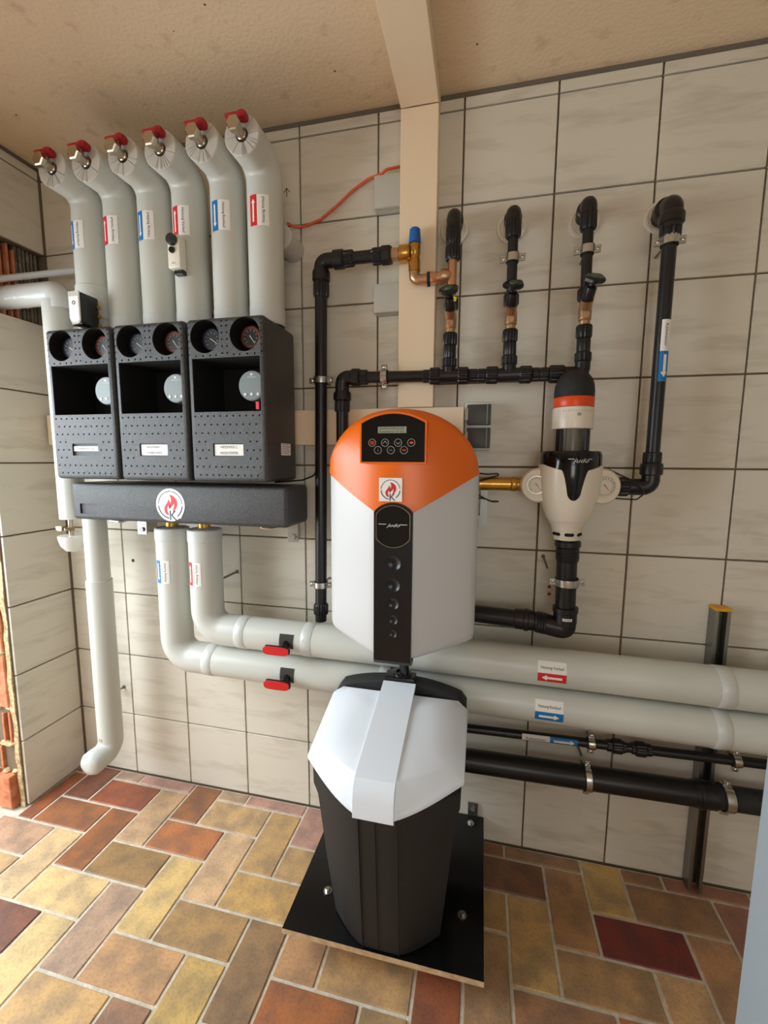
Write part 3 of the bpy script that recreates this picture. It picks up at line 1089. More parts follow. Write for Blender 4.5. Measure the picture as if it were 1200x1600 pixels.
for x in (0.40, 1.03):
    hk = M().tube([(x, -0.155, 1.203), (x, -0.175, 1.190), (x + 0.05, -0.17, 1.186), (x + 0.09, -0.12, 1.203)], 0.006, 0.012, 10, 5)
    build('wire_hook', hk, 'zinc_steel', t)
for x in (0.666, 0.802):
    build('outlet_fitting', M().cyl((x, PY, 1.178), (x, PY, 1.204), 0.022, n=16), 'brass', t)

# ================================================================== lower heating pipes
LR = 0.0575


def tape_ring(t, x, z, r=LR):
    m = M().lathe([(r + 0.0003, 0), (r + 0.0016, 0.002), (r + 0.0016, 0.036), (r + 0.0003, 0.038)], (x, PY, z), (1, 0, 0), 28, False, False)
    build('tape_band', m, 'grey_tape', t)


for (x, zc0, zc1, lb, colr, up, body, lab_x, hcol, right, hbody, dxl) in (
        (0.802, 0.798, 0.786, 'upper long grey insulated pipe turning right behind the softener', 'red', True, 'Heizung Vorlauf', 1.957, 'red', False, 'Heizung Vorlauf', -0.018),
        (0.666, 0.676, 0.662, 'lower long grey insulated pipe turning right behind the salt container', 'blue', False, 'Heizung Rücklauf', 1.955, 'blue', True, 'Heizung Rücklauf', -0.012)):
    t = thing('heating_pipe', lb, 'pipe', (x, PY, zc1 - LR), 'lower grey heating pipes')
    sl = (zc1 - zc0) / (2.26 - 1.11)
    zx = lambda xx: zc0 + sl * (xx - 1.11)
    m = M().tube([(x, PY, 1.172), (x, PY, zx(x)), (XR - 0.002, PY, zx(XR))], LR, 0.075, 28, 12)
    build('insulation', m, 'grey_jacket', t, 50)
    for zt, hh in ((1.130, 0.041),):
        build('tape_band', M().lathe([(LR + 0.0003, 0), (LR + 0.002, 0.001), (LR + 0.002, hh), (LR - 0.004, hh + 0.003)], (x, PY, zt), (0, 0, 1), 28, False, False), 'grey_tape', t)
    tape_ring(t, x + 0.135, zx(x + 0.15))
    tape_ring(t, 1.19 if x > 0.7 else 1.46, zx(1.2))
    tape_ring(t, 2.44, zx(2.45))
    f = cyl_map(x, PY, LR, dxl / LR - 0.36, 0.975)
    flow_sticker_v(t, f, 0.056, 0.084, colr, up, body, True)
    fh = hcyl_map(lab_x, PY, zx(lab_x), LR, radians(-22), sl)
    flow_sticker_h(t, fh, 0.081, 0.063, hcol, right, hbody)
    # cut-out with stop valve and red tee handle
    vx = 1.118
    vz = zx(vx)
    c = M()
    fp = hcyl_map(vx - 0.004, PY, vz, LR, 0.0)
    cut = build('insulation_cutout', strip(lift(fp, 0.0008), 0.0, 0.052, -0.018, 0.032, 4, 6), 'slit_dark', t, 0, recalc=False)
    sp = M().cyl((vx + 0.022, PY - 0.030, vz + 0.003), (vx + 0.022, PY - LR - 0.026, vz - 0.006), 0.014, 0.011, n=16)
    v = build('valve_spindle', sp, 'black_satin', t)
    hb = M().box((vx + 0.004, PY - LR - 0.030, vz - 0.010), (0.092, 0.016, 0.028), 0.007)
    build('handle_back', hb, 'black_satin', v, 40)
    hp = []
    for k in range(24):
        a = 2 * pi * k / 24
        ca, sa = cos(a), sin(a)
        hp.append((0.046 * math.copysign(abs(ca) ** 0.45, ca), 0.0145 * math.copysign(abs(sa) ** 0.6, sa)))
    build('handle_face', M().prism(hp, (vx + 0.003, PY - LR - 0.0382, vz - 0.0105), (1, 0, 0), (0, 0, 1), (0, -1, 0), 0.004), 'red_plastic', v, 30)

# grey pipe from the wall slot down behind the left pump box
t = thing('insulated_pipe', 'grey insulated pipe coming out of the broken wall slot and turning down', 'pipe', (0.222, PY, 1.19))
build('insulation', M().tube([(0.222, PY, 1.19), (0.222, PY, 1.99)], 0.0455, 0, 26), 'grey_jacket', t, 50)
build('horizontal_run', M().tube([(0.245, PY, 1.965), (0.240, PY, 2.026), (-0.155, PY, 2.026)], 0.040, 0.04, 26, 8), 'grey_tape', t, 50)
for x in (0.02, 0.065):
    build('tape_band', M().lathe([(0.0402, 0), (0.0414, 0.001), (0.0414, 0.012), (0.0402, 0.013)], (x, PY, 2.026), (1, 0.12, 0.05), 26, False, False), 'grey_tape', t)
# thin white pipe
m = M().cyl((-0.050, -0.212, 2.070), (0.290, -0.0195, 2.166), 0.0115, n=18)
tag(build('thin_pipe', m, 'white_shell'), 'thin white pipe coming out of the broken slot in the left wall', 'pipe')
# air pocket: drain valve and cup below
t = thing('drain_cup', 'small translucent drain cup with brass cock hanging in the corner', 'drain cup', (0.212, PY, 1.056))
build('cup', M().lathe([(0.004, 0), (0.026, 0.006), (0.042, 0.026), (0.049, 0.052), (0.050, 0.066), (0.047, 0.066)], (0.212, PY, 1.056), (0, 0, 1), 28), 'frosted_cup', t)
vm = M().cyl((0.205, PY, 1.115), (0.205, PY, 1.19), 0.009, n=14)
vm.cyl((0.205, PY - 0.002, 1.150), (0.205, PY - 0.03, 1.150), 0.007, n=12)
vm.lathe([(0.013, 0), (0.013, 0.014)], (0.205, PY, 1.140), (0, 0, 1), 6)
build('drain_cock', vm, 'nickel', t)
build('wing_handle', M().box((0.188, PY - 0.034, 1.152), (0.030, 0.006, 0.020), 0.003), 'nickel', t, 40)

# grey down pipe in the corner
t = thing('insulated_pipe', 'slim grey insulated down pipe ending in an elbow above the corner of the floor', 'pipe', (0.322, PY, 0.19))
build('insulation', M().tube([(0.322, PY, 1.203), (0.322, PY, 0.945)], 0.0405, 0, 26, cap=False), 'grey_jacket', t, 50)
build('lower_insulation', M().tube([(0.322, PY, 0.950), (0.322, PY, 0.238), (0.316, -0.250, 0.232)], 0.0455, 0.05, 26, 10), 'grey_jacket', t, 50)
build('tape_end', M().lathe([(0.0460, 0), (0.0468, 0.004), (0.046, 0.030), (0.036, 0.044), (0.015, 0.049)], (0.3175, -0.222, 0.2335), (-0.06, -1, -0.06), 22), 'grey_tape', t, 60)
build('foam_tear', M().lathe([(0.009, 0), (0.008, 0.0012)], (0.318, PY - 0.0452, 0.30), (0, -1, 0), 9), 'old_plaster', t, 0)

# capped stub behind the rightmost upper pipe
t = thing('pipe_stub', 'short grey insulated stub coming out of the wall behind the rightmost bent pipe', 'pipe', (1.096, -0.05, 2.118))
build('insulation', M().lathe([(0.039, 0), (0.039, 0.10), (0.034, 0.104)], (1.096, -0.0015, 2.158), (0, -1, 0), 26), 'foam_grey', t)


# ================================================================== pipe clamps
def clamp(pos, ax, r, ear, label, rod=True, group='steel pipe clamps', back=None, scale=1.0):
    """two-part steel clamp round a pipe at pos; ax pipe axis, ear direction of the screw lugs"""
    p, a, e = Vector(pos), Vector(ax).normalized(), Vector(ear).normalized()
    out = a.cross(e).normalized()
    if out.y > 0:
        out = -out
    t = thing('pipe_clamp', label, 'pipe clamp', p, group)
    w = 0.010 * scale
    build('rubber_liner', M().lathe([(r + 0.0003, -w - 0.003), (r + 0.0030, -w - 0.003), (r + 0.0030, w + 0.003), (r + 0.0003, w + 0.003)], p, a, 28, False, False), 'rubber', t)
    build('band', M().lathe([(r + 0.0032, -w), (r + 0.0050, -w), (r + 0.0056, 0), (r + 0.0050, w), (r + 0.0032, w)], p, a, 28, False, False), 'zinc_steel', t)
    for s in (-1, 1):
        c = p + e * s * (r + 0.0125)
        R = Matrix((e, a, -out)).transposed()
        l = build('lug', M().box(c, (0.018, 2 * w, 0.006), 0.0015, R, 1), 'zinc_steel', t, 0)
        build('screw', M().lathe([(0.0052, 0), (0.0052, 0.003), (0.003, 0.0042)], c + out * 0.0031, out, 12), 'zinc_steel', l)
        build('screw_slot', M().box(c + out * 0.0074, (0.0062, 0.0012, 0.0006), 0, R), 'slit_dark', l, 0)
    if rod:
        q = p - out * (r + 0.0052)
        build('threaded_rod', M().cyl(q, (q.x, -0.0005, q.z), 0.004, n=10), 'dull_steel', t)
    return t


BY = -0.09
PR = 0.0205
# ------------------------------------------------------------------ relief pipe (left vertical)
t = thing('black_pipe', 'black plastic relief pipe rising left of the softener with elbow at the top', 'pipe', (1.222, BY, 0.862))
build('vertical_pipe', M().cyl((1.218, BY, 0.84), (1.232, BY, 2.01), PR, n=22), 'black_pe', t)
build('elbow', M().tube([(1.232, BY, 1.99), (1.2335, BY, 2.074), (1.30, BY, 2.074)], 0.0235, 0.020, 22, 8), 'black_pe', t)
build('coupling_nut', M().ribbed((1.2318, BY, 1.962), (1.2325, BY, 2.008), 0.0265, 16), 'black_pe', t, 25)
build('coupling_collar', M().lathe([(0.0265, 0), (0.0295, 0.004), (0.0295, 0.030), (0.026, 0.036)], (1.2325, BY, 2.010), (0.01, 0, 1), 24), 'black_pe', t)
build('horizontal_pipe', M().cyl((1.29, BY, 2.074), (1.445, BY, 2.074), 0.019, n=22), 'black_pe', t)
build('coupling_collar', M().lathe([(0.024, 0), (0.0295, 0.004), (0.0295, 0.034), (0.025, 0.040)], (1.275, BY, 2.074), (1, 0, 0), 24), 'black_pe', t)
build('coupling_nut', M().ribbed((1.313, BY, 2.074), (1.345, BY, 2.074), 0.0255, 14), 'black_pe', t, 25)
build('coupling_nut', M().ribbed((1.408, BY, 2.072), (1.440, BY, 2.072), 0.0255, 14), 'black_pe', t, 25)
build('coupling_collar', M().lathe([(0.024, 0), (0.0300, 0.004), (0.0300, 0.028), (0.0255, 0.034)], (1.438, BY, 2.072), (1, 0, 0), 8), 'black_pe', t, 20)
build('coupling_nut', M().ribbed((1.2185, BY, 0.865), (1.2188, BY, 0.905), 0.0265, 16), 'black_pe', t, 25)
clamp((1.2285, BY, 1.692), (0, 0, 1), PR, (1, 0, 0), 'upper steel clamp on the black relief pipe left of the softener')
clamp((1.2195, BY, 0.976), (0, 0, 1), PR, (1, 0, 0), 'lower steel clamp on the black relief pipe left of the softener')

# ------------------------------------------------------------------ safety valve
t = thing('safety_valve', 'brass safety valve with blue cap in front of the white trunking', 'valve', (1.545, BY, 1.98))
build('inlet_nipple', M().lathe([(0.0205, 0), (0.0205, 0.022)], (1.4725, BY, 2.072), (1, 0, 0), 8), 'copper', t, 20)
build('outlet_body', M().lathe([(0.0185, 0), (0.0255, 0.003), (0.0255, 0.028), (0.021, 0.036)], (1.495, BY, 2.072), (1, 0, 0), 24), 'brass', t)
vb = M().lathe([(0.0150, 0), (0.0185, 0.003), (0.0190, 0.036), (0.0165, 0.040), (0.0165, 0.052), (0.0185, 0.056), (0.0185, 0.082), (0.016, 0.086)], (1.545, BY, 2.012), (0, 0, 1), 24)
build('valve_body', vb, 'brass', t)
build('blue_cap', M().lathe([(0.0190, 0), (0.0190, 0.006), (0.0165, 0.040), (0.013, 0.044)], (1.545, BY, 2.0985), (0, 0, 1), 24), 'blue_plastic', t)
build('elbow', M().tube([(1.545, BY, 2.018), (1.545, BY, 1.989), (1.592, BY, 1.989)], 0.0165, 0.020, 20, 8), 'bronze', t)
build('union_ring', M().lathe([(0.0215, 0), (0.0215, 0.007)], (1.587, BY, 1.989), (1, 0, 0), 24), 'rubber', t)
build('copper_pipe', M().lathe([(0.0175, 0), (0.0190, 0.003), (0.0190, 0.020), (0.0172, 0.022), (0.0172, 0.036), (0.019, 0.038), (0.019, 0.046)], (1.594, BY, 1.991), (1, 0, 0), 24), 'copper', t)
build('tee_branch', M().lathe([(0.0225, 0), (0.0225, 0.010), (0.0190, 0.024), (0.0120, 0.034)], (1.630, BY, 1.993), (1, 0, 0), 24), 'bronze', t)

# ------------------------------------------------------------------ three risers with stop valves
def riser(x0, xt, clampz, label, tee, wheel_x, zt=2.158):
    """x0 at the manifold, xt at the top"""
    t = thing('stop_valve_riser', label, 'pipe', (x0, BY, 1.71), 'black risers with bronze stop valves')
    xa = lambda z: x0 + (xt - x0) * (z - 1.71) / (2.15 - 1.71)
    P = lambda z: (xa(z), BY, z)
    # lower couplings above the manifold tee
    build('coupling_nut', M().ribbed(P(1.717), P(1.745), 0.0235, 14), 'black_pe', t, 25)
    build('coupling_body', M().ribbed(P(1.745), P(1.785), 0.0195, 12, 0.93), 'black_pe', t, 25)
    build('coupling_nut', M().ribbed(P(1.785), P(1.822), 0.0225, 14), 'black_pe', t, 25)
    # bronze slanted-seat valve body
    vb = M().lathe([(0.0155, 0), (0.0155, 0.010), (0.0185, 0.014), (0.0190, 0.050), (0.0165, 0.056), (0.0165, 0.062)], P(1.823), Vector(P(1.9)) - Vector(P(1.823)), 20)
    vb.lathe([(0.0165, 0), (0.0165, 0.030), (0.0175, 0.030), (0.0175, 0.036)], (xa(1.86), BY, 1.862), (0, -0.75, 0.66), 16)
    v = build('valve_body', vb, 'bronze', t)
    build('drain_plug', M().lathe([(0.0085, 0), (0.0085, 0.004), (0.0045, 0.004), (0.0045, 0.002)], (xa(1.845), BY - 0.0188, 1.846), (0, -1, 0), 16), 'bronze', v)
    sp = M().lathe([(0.0155, 0), (0.0165, 0.003), (0.0155, 0.034), (0.010, 0.040), (0.009, 0.056)], (xa(1.89), BY - 0.0235, 1.8855), (wheel_x, -0.62, 0.80), 20)
    build('spindle_sleeve', sp, 'black_satin', v)
    d = Vector((wheel_x, -0.62, 0.80)).normalized()
    wc = Vector((xa(1.89), BY - 0.0235, 1.8855)) + d * 0.050
    u, w_, _ = frame(d)
    wm = M()
    rs = []
    for rr, h in ((0.010, 0.0), (0.024, -0.002), (0.029, 0.003), (0.029, 0.010), (0.025, 0.014), (0.014, 0.012)):
        rs.append([wc + d * h + (u * cos(2 * pi * k / 60) + w_ * sin(2 * pi * k / 60)) * (rr * (1.0 + (0.07 * cos(5 * 2 * pi * k / 60) if rr > 0.02 else 0))) for k in range(60)])
    wm.rings(rs)
    wh = build('handwheel', wm, 'black_satin', v)
    build('green_cap', M().lathe([(0.0135, 0), (0.0125, 0.003), (0.006, 0.004)], wc + d * 0.0122, d, 20), 'green_cap', wh)
    if tee:
        for s in (-1, 1):
            ee = M().prism([(-0.007, -0.006), (0.005, -0.006), (0.007, 0.004), (0.0, 0.008), (-0.006, 0.005)], (xa(1.9) + s * 0.010 + 0.003, BY - 0.0535 + 0.004 * abs(s), 1.906), (1, 0, 0), (0, -0.3, 0.9), (0, -1, -0.2), 0.0006)
            build('yellow_tag', ee, 'yellow_label', v, 0)
    build('coupling_nut', M().ribbed(P(1.892), P(1.925), 0.0225, 14), 'black_pe', t, 25)
    if tee:
        build('tee_body', M().cyl(P(1.924), P(2.04), 0.0140, n=18), 'copper', t)
        build('coupling_nut', M().ribbed(P(2.038), P(2.080), 0.0235, 14), 'black_pe', t, 25)
        build('coupling_body', M().ribbed(P(2.080), P(2.105), 0.0200, 12, 0.93), 'black_pe', t, 25)
    else:
        build('pipe', M().cyl(P(1.924), P(2.105), 0.0150, n=20), 'black_pe', t)
    build('coupling_nut', M().ribbed(P(2.085), P(2.140), 0.0230, 14), 'black_pe', t, 25)
    el = M().tube([P(2.130), P(zt), (xt, -0.0105, zt)], 0.0220, 0.024, 22, 8)
    build('elbow', el, 'black_pe', t)
    build('coupling_collar', M().lathe([(0.023, 0), (0.0265, 0.003), (0.0265, 0.022), (0.023, 0.026)], (xt, BY + 0.030, zt), (0, 1, 0), 24), 'black_pe', t)
    if clampz:
        clamp((xa(clampz), BY, clampz), (0.02, 0, 1), 0.0150, (1, 0, 0.03), 'steel clamp on the %s black riser' % ('middle' if x0 < 1.9 else 'right-hand'), scale=1.1)
    return t


riser(1.661, 1.665, None, 'black riser with copper tee, leftmost of three above the filter manifold', True, -0.06, 2.172)
riser(1.845, 1.841, 2.028, 'middle black riser with bronze stop valve between two others', False, 0.04)
riser(2.056, 2.048, 2.031, 'right-hand black riser with bronze stop valve above the filter', False, 0.16)
# wall rosettes
for x, z, lb in ((1.661, 2.165, 'round beige wall collar behind the leftmost black riser'), (1.839, 2.156, 'round beige wall collar behind the middle black riser'),
                 (2.052, 2.148, 'round beige wall collar behind the right-hand black riser'), (2.262, 2.140, 'round foam-filled wall collar behind the cold water pipe')):
    m = M().lathe([(0.0455, 0), (0.0455, 0.004), (0.043, 0.008), (0.036, 0.0085), (0.034, 0.0065)], (x, -0.0008, z), (0, -1, 0), 40)
    tag(build('wall_rosette', m, 'rosette'), lb, 'wall collar', 'wall collars of the black pipes')

# ------------------------------------------------------------------ horizontal distribution pipe
t = thing('distribution_pipe', 'horizontal black pipe with tees feeding the three risers', 'pipe', (1.66, BY, 1.45))
zx = lambda x: 1.698 - 0.012 * (x - 1.33) / 0.6
build('down_pipe', M().cyl((1.303, BY, 1.42), (1.304, BY, 1.64), 0.0205, n=22), 'black_pe', t)
build('coupling_nut', M().ribbed((1.303, BY, 1.585), (1.304, BY, 1.625), 0.0255, 14), 'black_pe', t, 25)
build('coupling_collar', M().lathe([(0.026, 0), (0.030, 0.003), (0.030, 0.024), (0.026, 0.03)], (1.304, BY, 1.622), (0, 0, 1), 24), 'black_pe', t)
build('elbow', M().tube([(1.304, BY, 1.645), (1.304, BY, 1.698), (1.35, BY, zx(1.35))], 0.0235, 0.02, 22, 8), 'black_pe', t)
build('coupling_collar', M().lathe([(0.024, 0), (0.0290, 0.003), (0.0290, 0.026), (0.025, 0.03)], (1.338, BY, zx(1.338)), (1, 0, -0.02), 24), 'black_pe', t)
build('coupling_nut', M().ribbed((1.366, BY, zx(1.366)), (1.393, BY, zx(1.393)), 0.0245, 14), 'black_pe', t, 25)
build('straight_pipe', M().cyl((1.385, BY, zx(1.385)), (1.60, BY, zx(1.60)), 0.0185, n=22), 'black_pe', t)
for x0, x1 in ((1.578, 1.600), (1.600, 1.632), (1.690, 1.722), (1.722, 1.750), (1.750, 1.776), (1.776, 1.812), (1.876, 1.912), (1.912, 1.936), (1.936, 1.962), (1.962, 2.006)):
    big = round(x1 - x0, 3) > 0.029
    build('coupling_nut' if big else 'coupling_body', M().ribbed((x0, BY, zx(x0)), (x1, BY, zx(x1)), 0.0265 if big else 0.0205, 14, 0.91), 'black_pe', t, 25)
for x in (1.661, 1.845):
    te = M().tube([(x - 0.033, BY, zx(x)), (x + 0.033, BY, zx(x))], 0.0215, 0, 22)
    te.cyl((x, BY, zx(x)), (x, BY, 1.7165), 0.0205, n=20)
    build('tee', te, 'black_pe', t)
build('end_elbow', M().tube([(2.000, BY, zx(2.0)), (2.056, BY, zx(2.056)), (2.056, BY, 1.7165)], 0.0215, 0.024, 22, 8), 'black_pe', t)
clamp((1.450, BY, zx(1.45)), (1, 0, 0), 0.0185, (0, 0, 1), 'steel clamp on the horizontal black pipe left of the trunking')

# ------------------------------------------------------------------ cold water pipe on the right
CY = -0.10
t = thing('cold_water_pipe', 'tall black cold water pipe right of the filter with blue arrow label', 'pipe', (2.257, CY, 1.32))
build('vertical_pipe', M().cyl((2.259, CY, 1.40), (2.259, CY, 2.08), 0.0185, n=24), 'black_pe', t)
build('top_elbow', M().tube([(2.259, CY, 2.06), (2.260, CY, 2.128), (2.262, -0.0105, 2.136)], 0.0270, 0.03, 24, 8), 'black_pe', t)
build('coupling_nut', M().ribbed((2.259, CY, 2.038), (2.259, CY, 2.080), 0.0270, 14), 'black_pe', t, 25)
build('coupling_collar', M().lathe([(0.028, 0), (0.032, 0.003), (0.032, 0.024), (0.028, 0.03)], (2.2595, CY, 2.072), (0, 0, 1), 24), 'black_pe', t)
build('coupling_collar', M().lathe([(0.028, 0), (0.033, 0.003), (0.033, 0.024), (0.029, 0.03)], (2.261, CY + 0.038, 2.134), (0, 1, 0), 24), 'black_pe', t)
build('coupling_nut', M().ribbed((2.259, CY, 1.418), (2.259, CY, 1.452), 0.0245, 14), 'black_pe', t, 25)
build('coupling_collar', M().lathe([(0.026, 0), (0.0300, 0.003), (0.0300, 0.030), (0.027, 0.036)], (2.259, CY, 1.384), (0, 0, 1), 24), 'black_pe', t)
build('bottom_elbow', M().tube([(2.259, CY, 1.392), (2.259, CY, 1.349), (2.19, CY, 1.349)], 0.0245, 0.026, 24, 8), 'black_pe', t)
build('coupling_nut', M().ribbed((2.200, CY, 1.349), (2.172, CY, 1.349), 0.0290, 14), 'black_pe', t, 25)
build('coupling_body', M().ribbed((2.172, CY, 1.349), (2.105, CY, 1.350), 0.0255, 14, 0.92), 'black_pe', t, 25)
fn = cyl_map(2.259, CY, 0.0185, -0.45, 1.650)
st = build('label_sticker', strip(lift(fn, 0.0006), 0, 0.027, 0, 0.168), 'paper_white', t, 0, 'white and blue flow label', recalc=False)
build('colour_band', strip(lift(fn, 0.0010), 0, 0.027, 0, 0.083), 'band_blue', st, 0, recalc=False)
flat2d(st, 'arrow', arrow_poly(0.0135, 0.042, 0.062, 0.0085, 0, -1), lift(fn, 0.0020), 'paper_white')
lettering(st, 'Kaltwasser', lift(fn, 0.0013), 0.0080, 'ink_black', -pi / 2, (0.0135, 0.126), width=0.062)
clamp((2.259, CY, 2.030), (0, 0, 1), 0.0190, (1, 0, 0.03), 'steel clamp on the tall cold water pipe', scale=1.1)

# ================================================================== water filter
FXc, FYc = 2.028, -0.14
t = thing('water_filter', 'cream and black backwash water filter with orange ring on the pipe', 'water filter', (FXc, FYc, 1.188))
ax = (0, 0, 1)
O = (FXc, FYc, 0)
# fluted black dome
rs = []
for i, (r, z) in enumerate([(0.0545, 1.607), (0.0548, 1.622), (0.0530, 1.640), (0.0475, 1.658), (0.036, 1.673), (0.018, 1.681), (0.002, 1.683)]):
    ring = []
    for k in range(96):
        q = 1.0 - (0.022 if (k % 6 == 0 and 0 < i < 4) else 0)
        ring.append((FXc + r * q * cos(2 * pi * k / 96), FYc + r * q * sin(2 * pi * k / 96), z))
    rs.append(ring)
build('dome', M().rings(rs), 'black_rough', t, 30)
build('orange_ring', M().lathe([(0.0550, 1.578), (0.0556, 1.580), (0.0556, 1.604), (0.0546, 1.606)], O, ax, 48), 'orange_ring', t)
build('date_ring', M().lathe([(0.0545, 1.516), (0.0568, 1.518), (0.0565, 1.572), (0.0550, 1.577)], O, ax, 48), 'cream_shell', t)
tick = M()
for k in range(13):
    a = -0.62 + 0.12 * k
    c = Vector((FXc + 0.0567 * sin(a), FYc - 0.0567 * cos(a), 1.565))
    tick.box(c, (0.0016, 0.0008, 0.003), 0, Matrix.Rotation(a, 3, 'Z'))
tick.box((FXc + 0.006, FYc - 0.0569, 1.555), (0.010, 0.0006, 0.008))
build('month_marks', tick, 'ink_grey', t, 0)
build('window_ring', M().lathe([(0.0500, 1.452), (0.0500, 1.517)], O, ax, 40), 'clear_bowl', t)
wm = M()
wm.cyl((FXc, FYc, 1.4537), (FXc, FYc, 1.5165), 0.032, n=28)
build('inner_sleeve', wm, 'sleeve_grey', t)
for a in (-0.95, 0.75):
    wm = M().box((FXc + 0.047 * sin(a), FYc - 0.047 * cos(a), 1.4845), (0.020, 0.012, 0.064), 0.002, Matrix.Rotation(a, 3, 'Z'), 1)
    build('cage_post', wm, 'black_satin', t, 0)
# black core
build('core', M().lathe([(0.050, 1.250), (0.070, 1.290), (0.081, 1.345), (0.0850, 1.40), (0.0845, 1.442), (0.080, 1.452), (0.050, 1.4535)], O, ax, 56), 'black_gloss', t, 40)
# cream shell with a U-shaped cut-out at the front
prof = [(0.0545, 1.246), (0.062, 1.258), (0.0735, 1.290), (0.0825, 1.330), (0.0870, 1.370), (0.0885, 1.402), (0.0885, 1.420)]


def rad_at(z):
    for (r0, z0), (r1, z1) in zip(prof, prof[1:]):
        if z <= z1:
            return r0 + (r1 - r0) * max(0, (z - z0)) / (z1 - z0)
    return prof[-1][0]


def rim(a):
    """height of the shell's upper edge, a = angle from the front"""
    x = abs(a)
    if x > 1.15:
        return 1.414
    if x > 0.43:
        return 1.3985 + 0.0155 * (x - 0.43) / 0.72
    if x > 0.245:
        k = (0.43 - x) / 0.185
        return 1.3985 - 0.056 * (k ** 1.6)
    return 1.3425 - 0.030 * sqrt(max(0, 1 - (x / 0.247) ** 2))


sh = M()
na = 240
outer, inner = [], []
for j in range(13):
    ro, ri = [], []
    for k in range(na):
        a = -pi + 2 * pi * k / na + 0.04
        a_ = a
        zt = rim(a_)
        z = 1.246 + (zt - 1.246) * j / 12
        r = rad_at(z)
        ro.append((FXc + r * sin(a), FYc - r * cos(a), z))
        ri.append((FXc + (r - 0.0035) * sin(a), FYc - (r - 0.0035) * cos(a), z))
    outer.append(ro)
    inner.append(ri)
sh.rings(outer + inner[::-1], False, False)
build('shell', sh, 'cream_shell', t, 50)
build('drain_funnel', M().lathe([(0.024, 1.188), (0.036, 1.190), (0.038, 1.205), (0.046, 1.232), (0.0535, 1.2455), (0.030, 1.2456)], O, ax, 40), 'cream_shell', t)
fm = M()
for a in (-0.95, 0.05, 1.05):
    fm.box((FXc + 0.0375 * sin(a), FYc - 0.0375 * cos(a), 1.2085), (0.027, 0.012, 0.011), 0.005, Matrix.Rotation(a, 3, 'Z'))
build('air_gap_slots', fm, 'hollow_shade', t, 40)
for s in (-1, 1):
    ear = M()
    ear.lathe([(0.049, 0), (0.0525, 0.006), (0.0525, 0.055), (0.047, 0.064)], (FXc + s * 0.082, -0.097, 1.351), (s * 0.10, -1, 0), 36)
    e = build('pressure_gauge_housing', ear, 'cream_shell', t, 40)
    gc = Vector((FXc + s * 0.094, -0.1625, 1.353))
    gd = Vector((s * 0.10, -1, 0)).normalized()
    g = build('gauge_ring', M().lathe([(0.0275, 0), (0.0275, 0.003), (0.0250, 0.003), (0.0248, 0.001)], gc, gd, 32), 'nickel', e)
    build('gauge_dial', M().lathe([(0.0246, 0), (0.0246, 0.0012)], gc + gd * 0.0006, gd, 32), 'gauge_face', e)
    gm = M()
    u, w_, _ = frame(gd)
    u = Vector((1, 0, 0)) - gd * gd.x
    u.normalize()
    for k in range(15):
        a = radians(225 - 270 * k / 14)
        c = gc + gd * 0.0022 + (u * cos(a) + Vector((0, 0, 1)) * sin(a)) * 0.0205
        gm.box(c, (0.0014, 0.0006, 0.0044), 0, Matrix.Rotation(-a + pi / 2, 3, 'Y'))
    build('gauge_scale', gm, 'ink_black', e, 0)
    nm = M().prism([(-0.006, -0.0014), (0.016, -0.0004), (0.016, 0.0004), (-0.006, 0.0014)], gc + gd * 0.0024, (0.6, 0, -0.8), (0.8, 0, 0.6), (0, -1, 0), 0.0008)
    build('gauge_needle', nm, 'red_plastic', e, 0)
# maker's lettering on the black band
fn = cyl_map(FXc, FYc, 0.0855, 0.10, 1.426)
lettering(t, 'judo', lift(fn, 0.0006), 0.0125, 'silver_print', 0, (0.004, 0.0), shear=0.4, width=0.044)
build('emblem_line', strip(lift(fn, 0.0006), -0.030, -0.014, 0.0025, 0.0045, 6, 1).surf(lift(fn, 0.0006), [0.024 + 0.003 * i for i in range(5)], [0.0025, 0.0045]), 'silver_print', t, 0, recalc=False)
# brass connection to the softener
t = thing('brass_connector', 'brass threaded pipe between the softener and the filter', 'pipe fitting', (1.82, -0.12, 1.33))
bm_ = M()
prof2 = []
for k in range(22):
    prof2.append((0.0205 if k % 2 else 0.0212, 0.0045 * k))
bm_.lathe(prof2, (1.768, -0.12, 1.352), (1, 0, 0), 24)
build('threaded_pipe', bm_, 'brass', t)
build('union_nut', M().lathe([(0.0215, 0), (0.0225, 0.002), (0.0225, 0.014), (0.0205, 0.017), (0.0205, 0.022), (0.0225, 0.024), (0.0225, 0.034)], (1.8635, -0.12, 1.352), (1, 0, 0), 24), 'brass', t)
build('seal_ring', M().lathe([(0.026, 0), (0.026, 0.010)], (1.757, -0.12, 1.352), (1, 0, 0), 24), 'black_pe', t)

# sensor cable of the filter
m = M().tube([(2.109, -0.150, 1.402), (2.135, -0.145, 1.400), (2.165, -0.140, 1.385), (2.205, -0.138, 1.366), (2.238, -0.134, 1.335), (2.215, -0.136, 1.314), (2.16, -0.136, 1.316), (2.118, -0.134, 1.318)], 0.0022, 0.012, 8, 4)
tag(build('thin_cable', m, 'cable_black'), 'thin black cable hanging from the right of the water filter', 'cable')

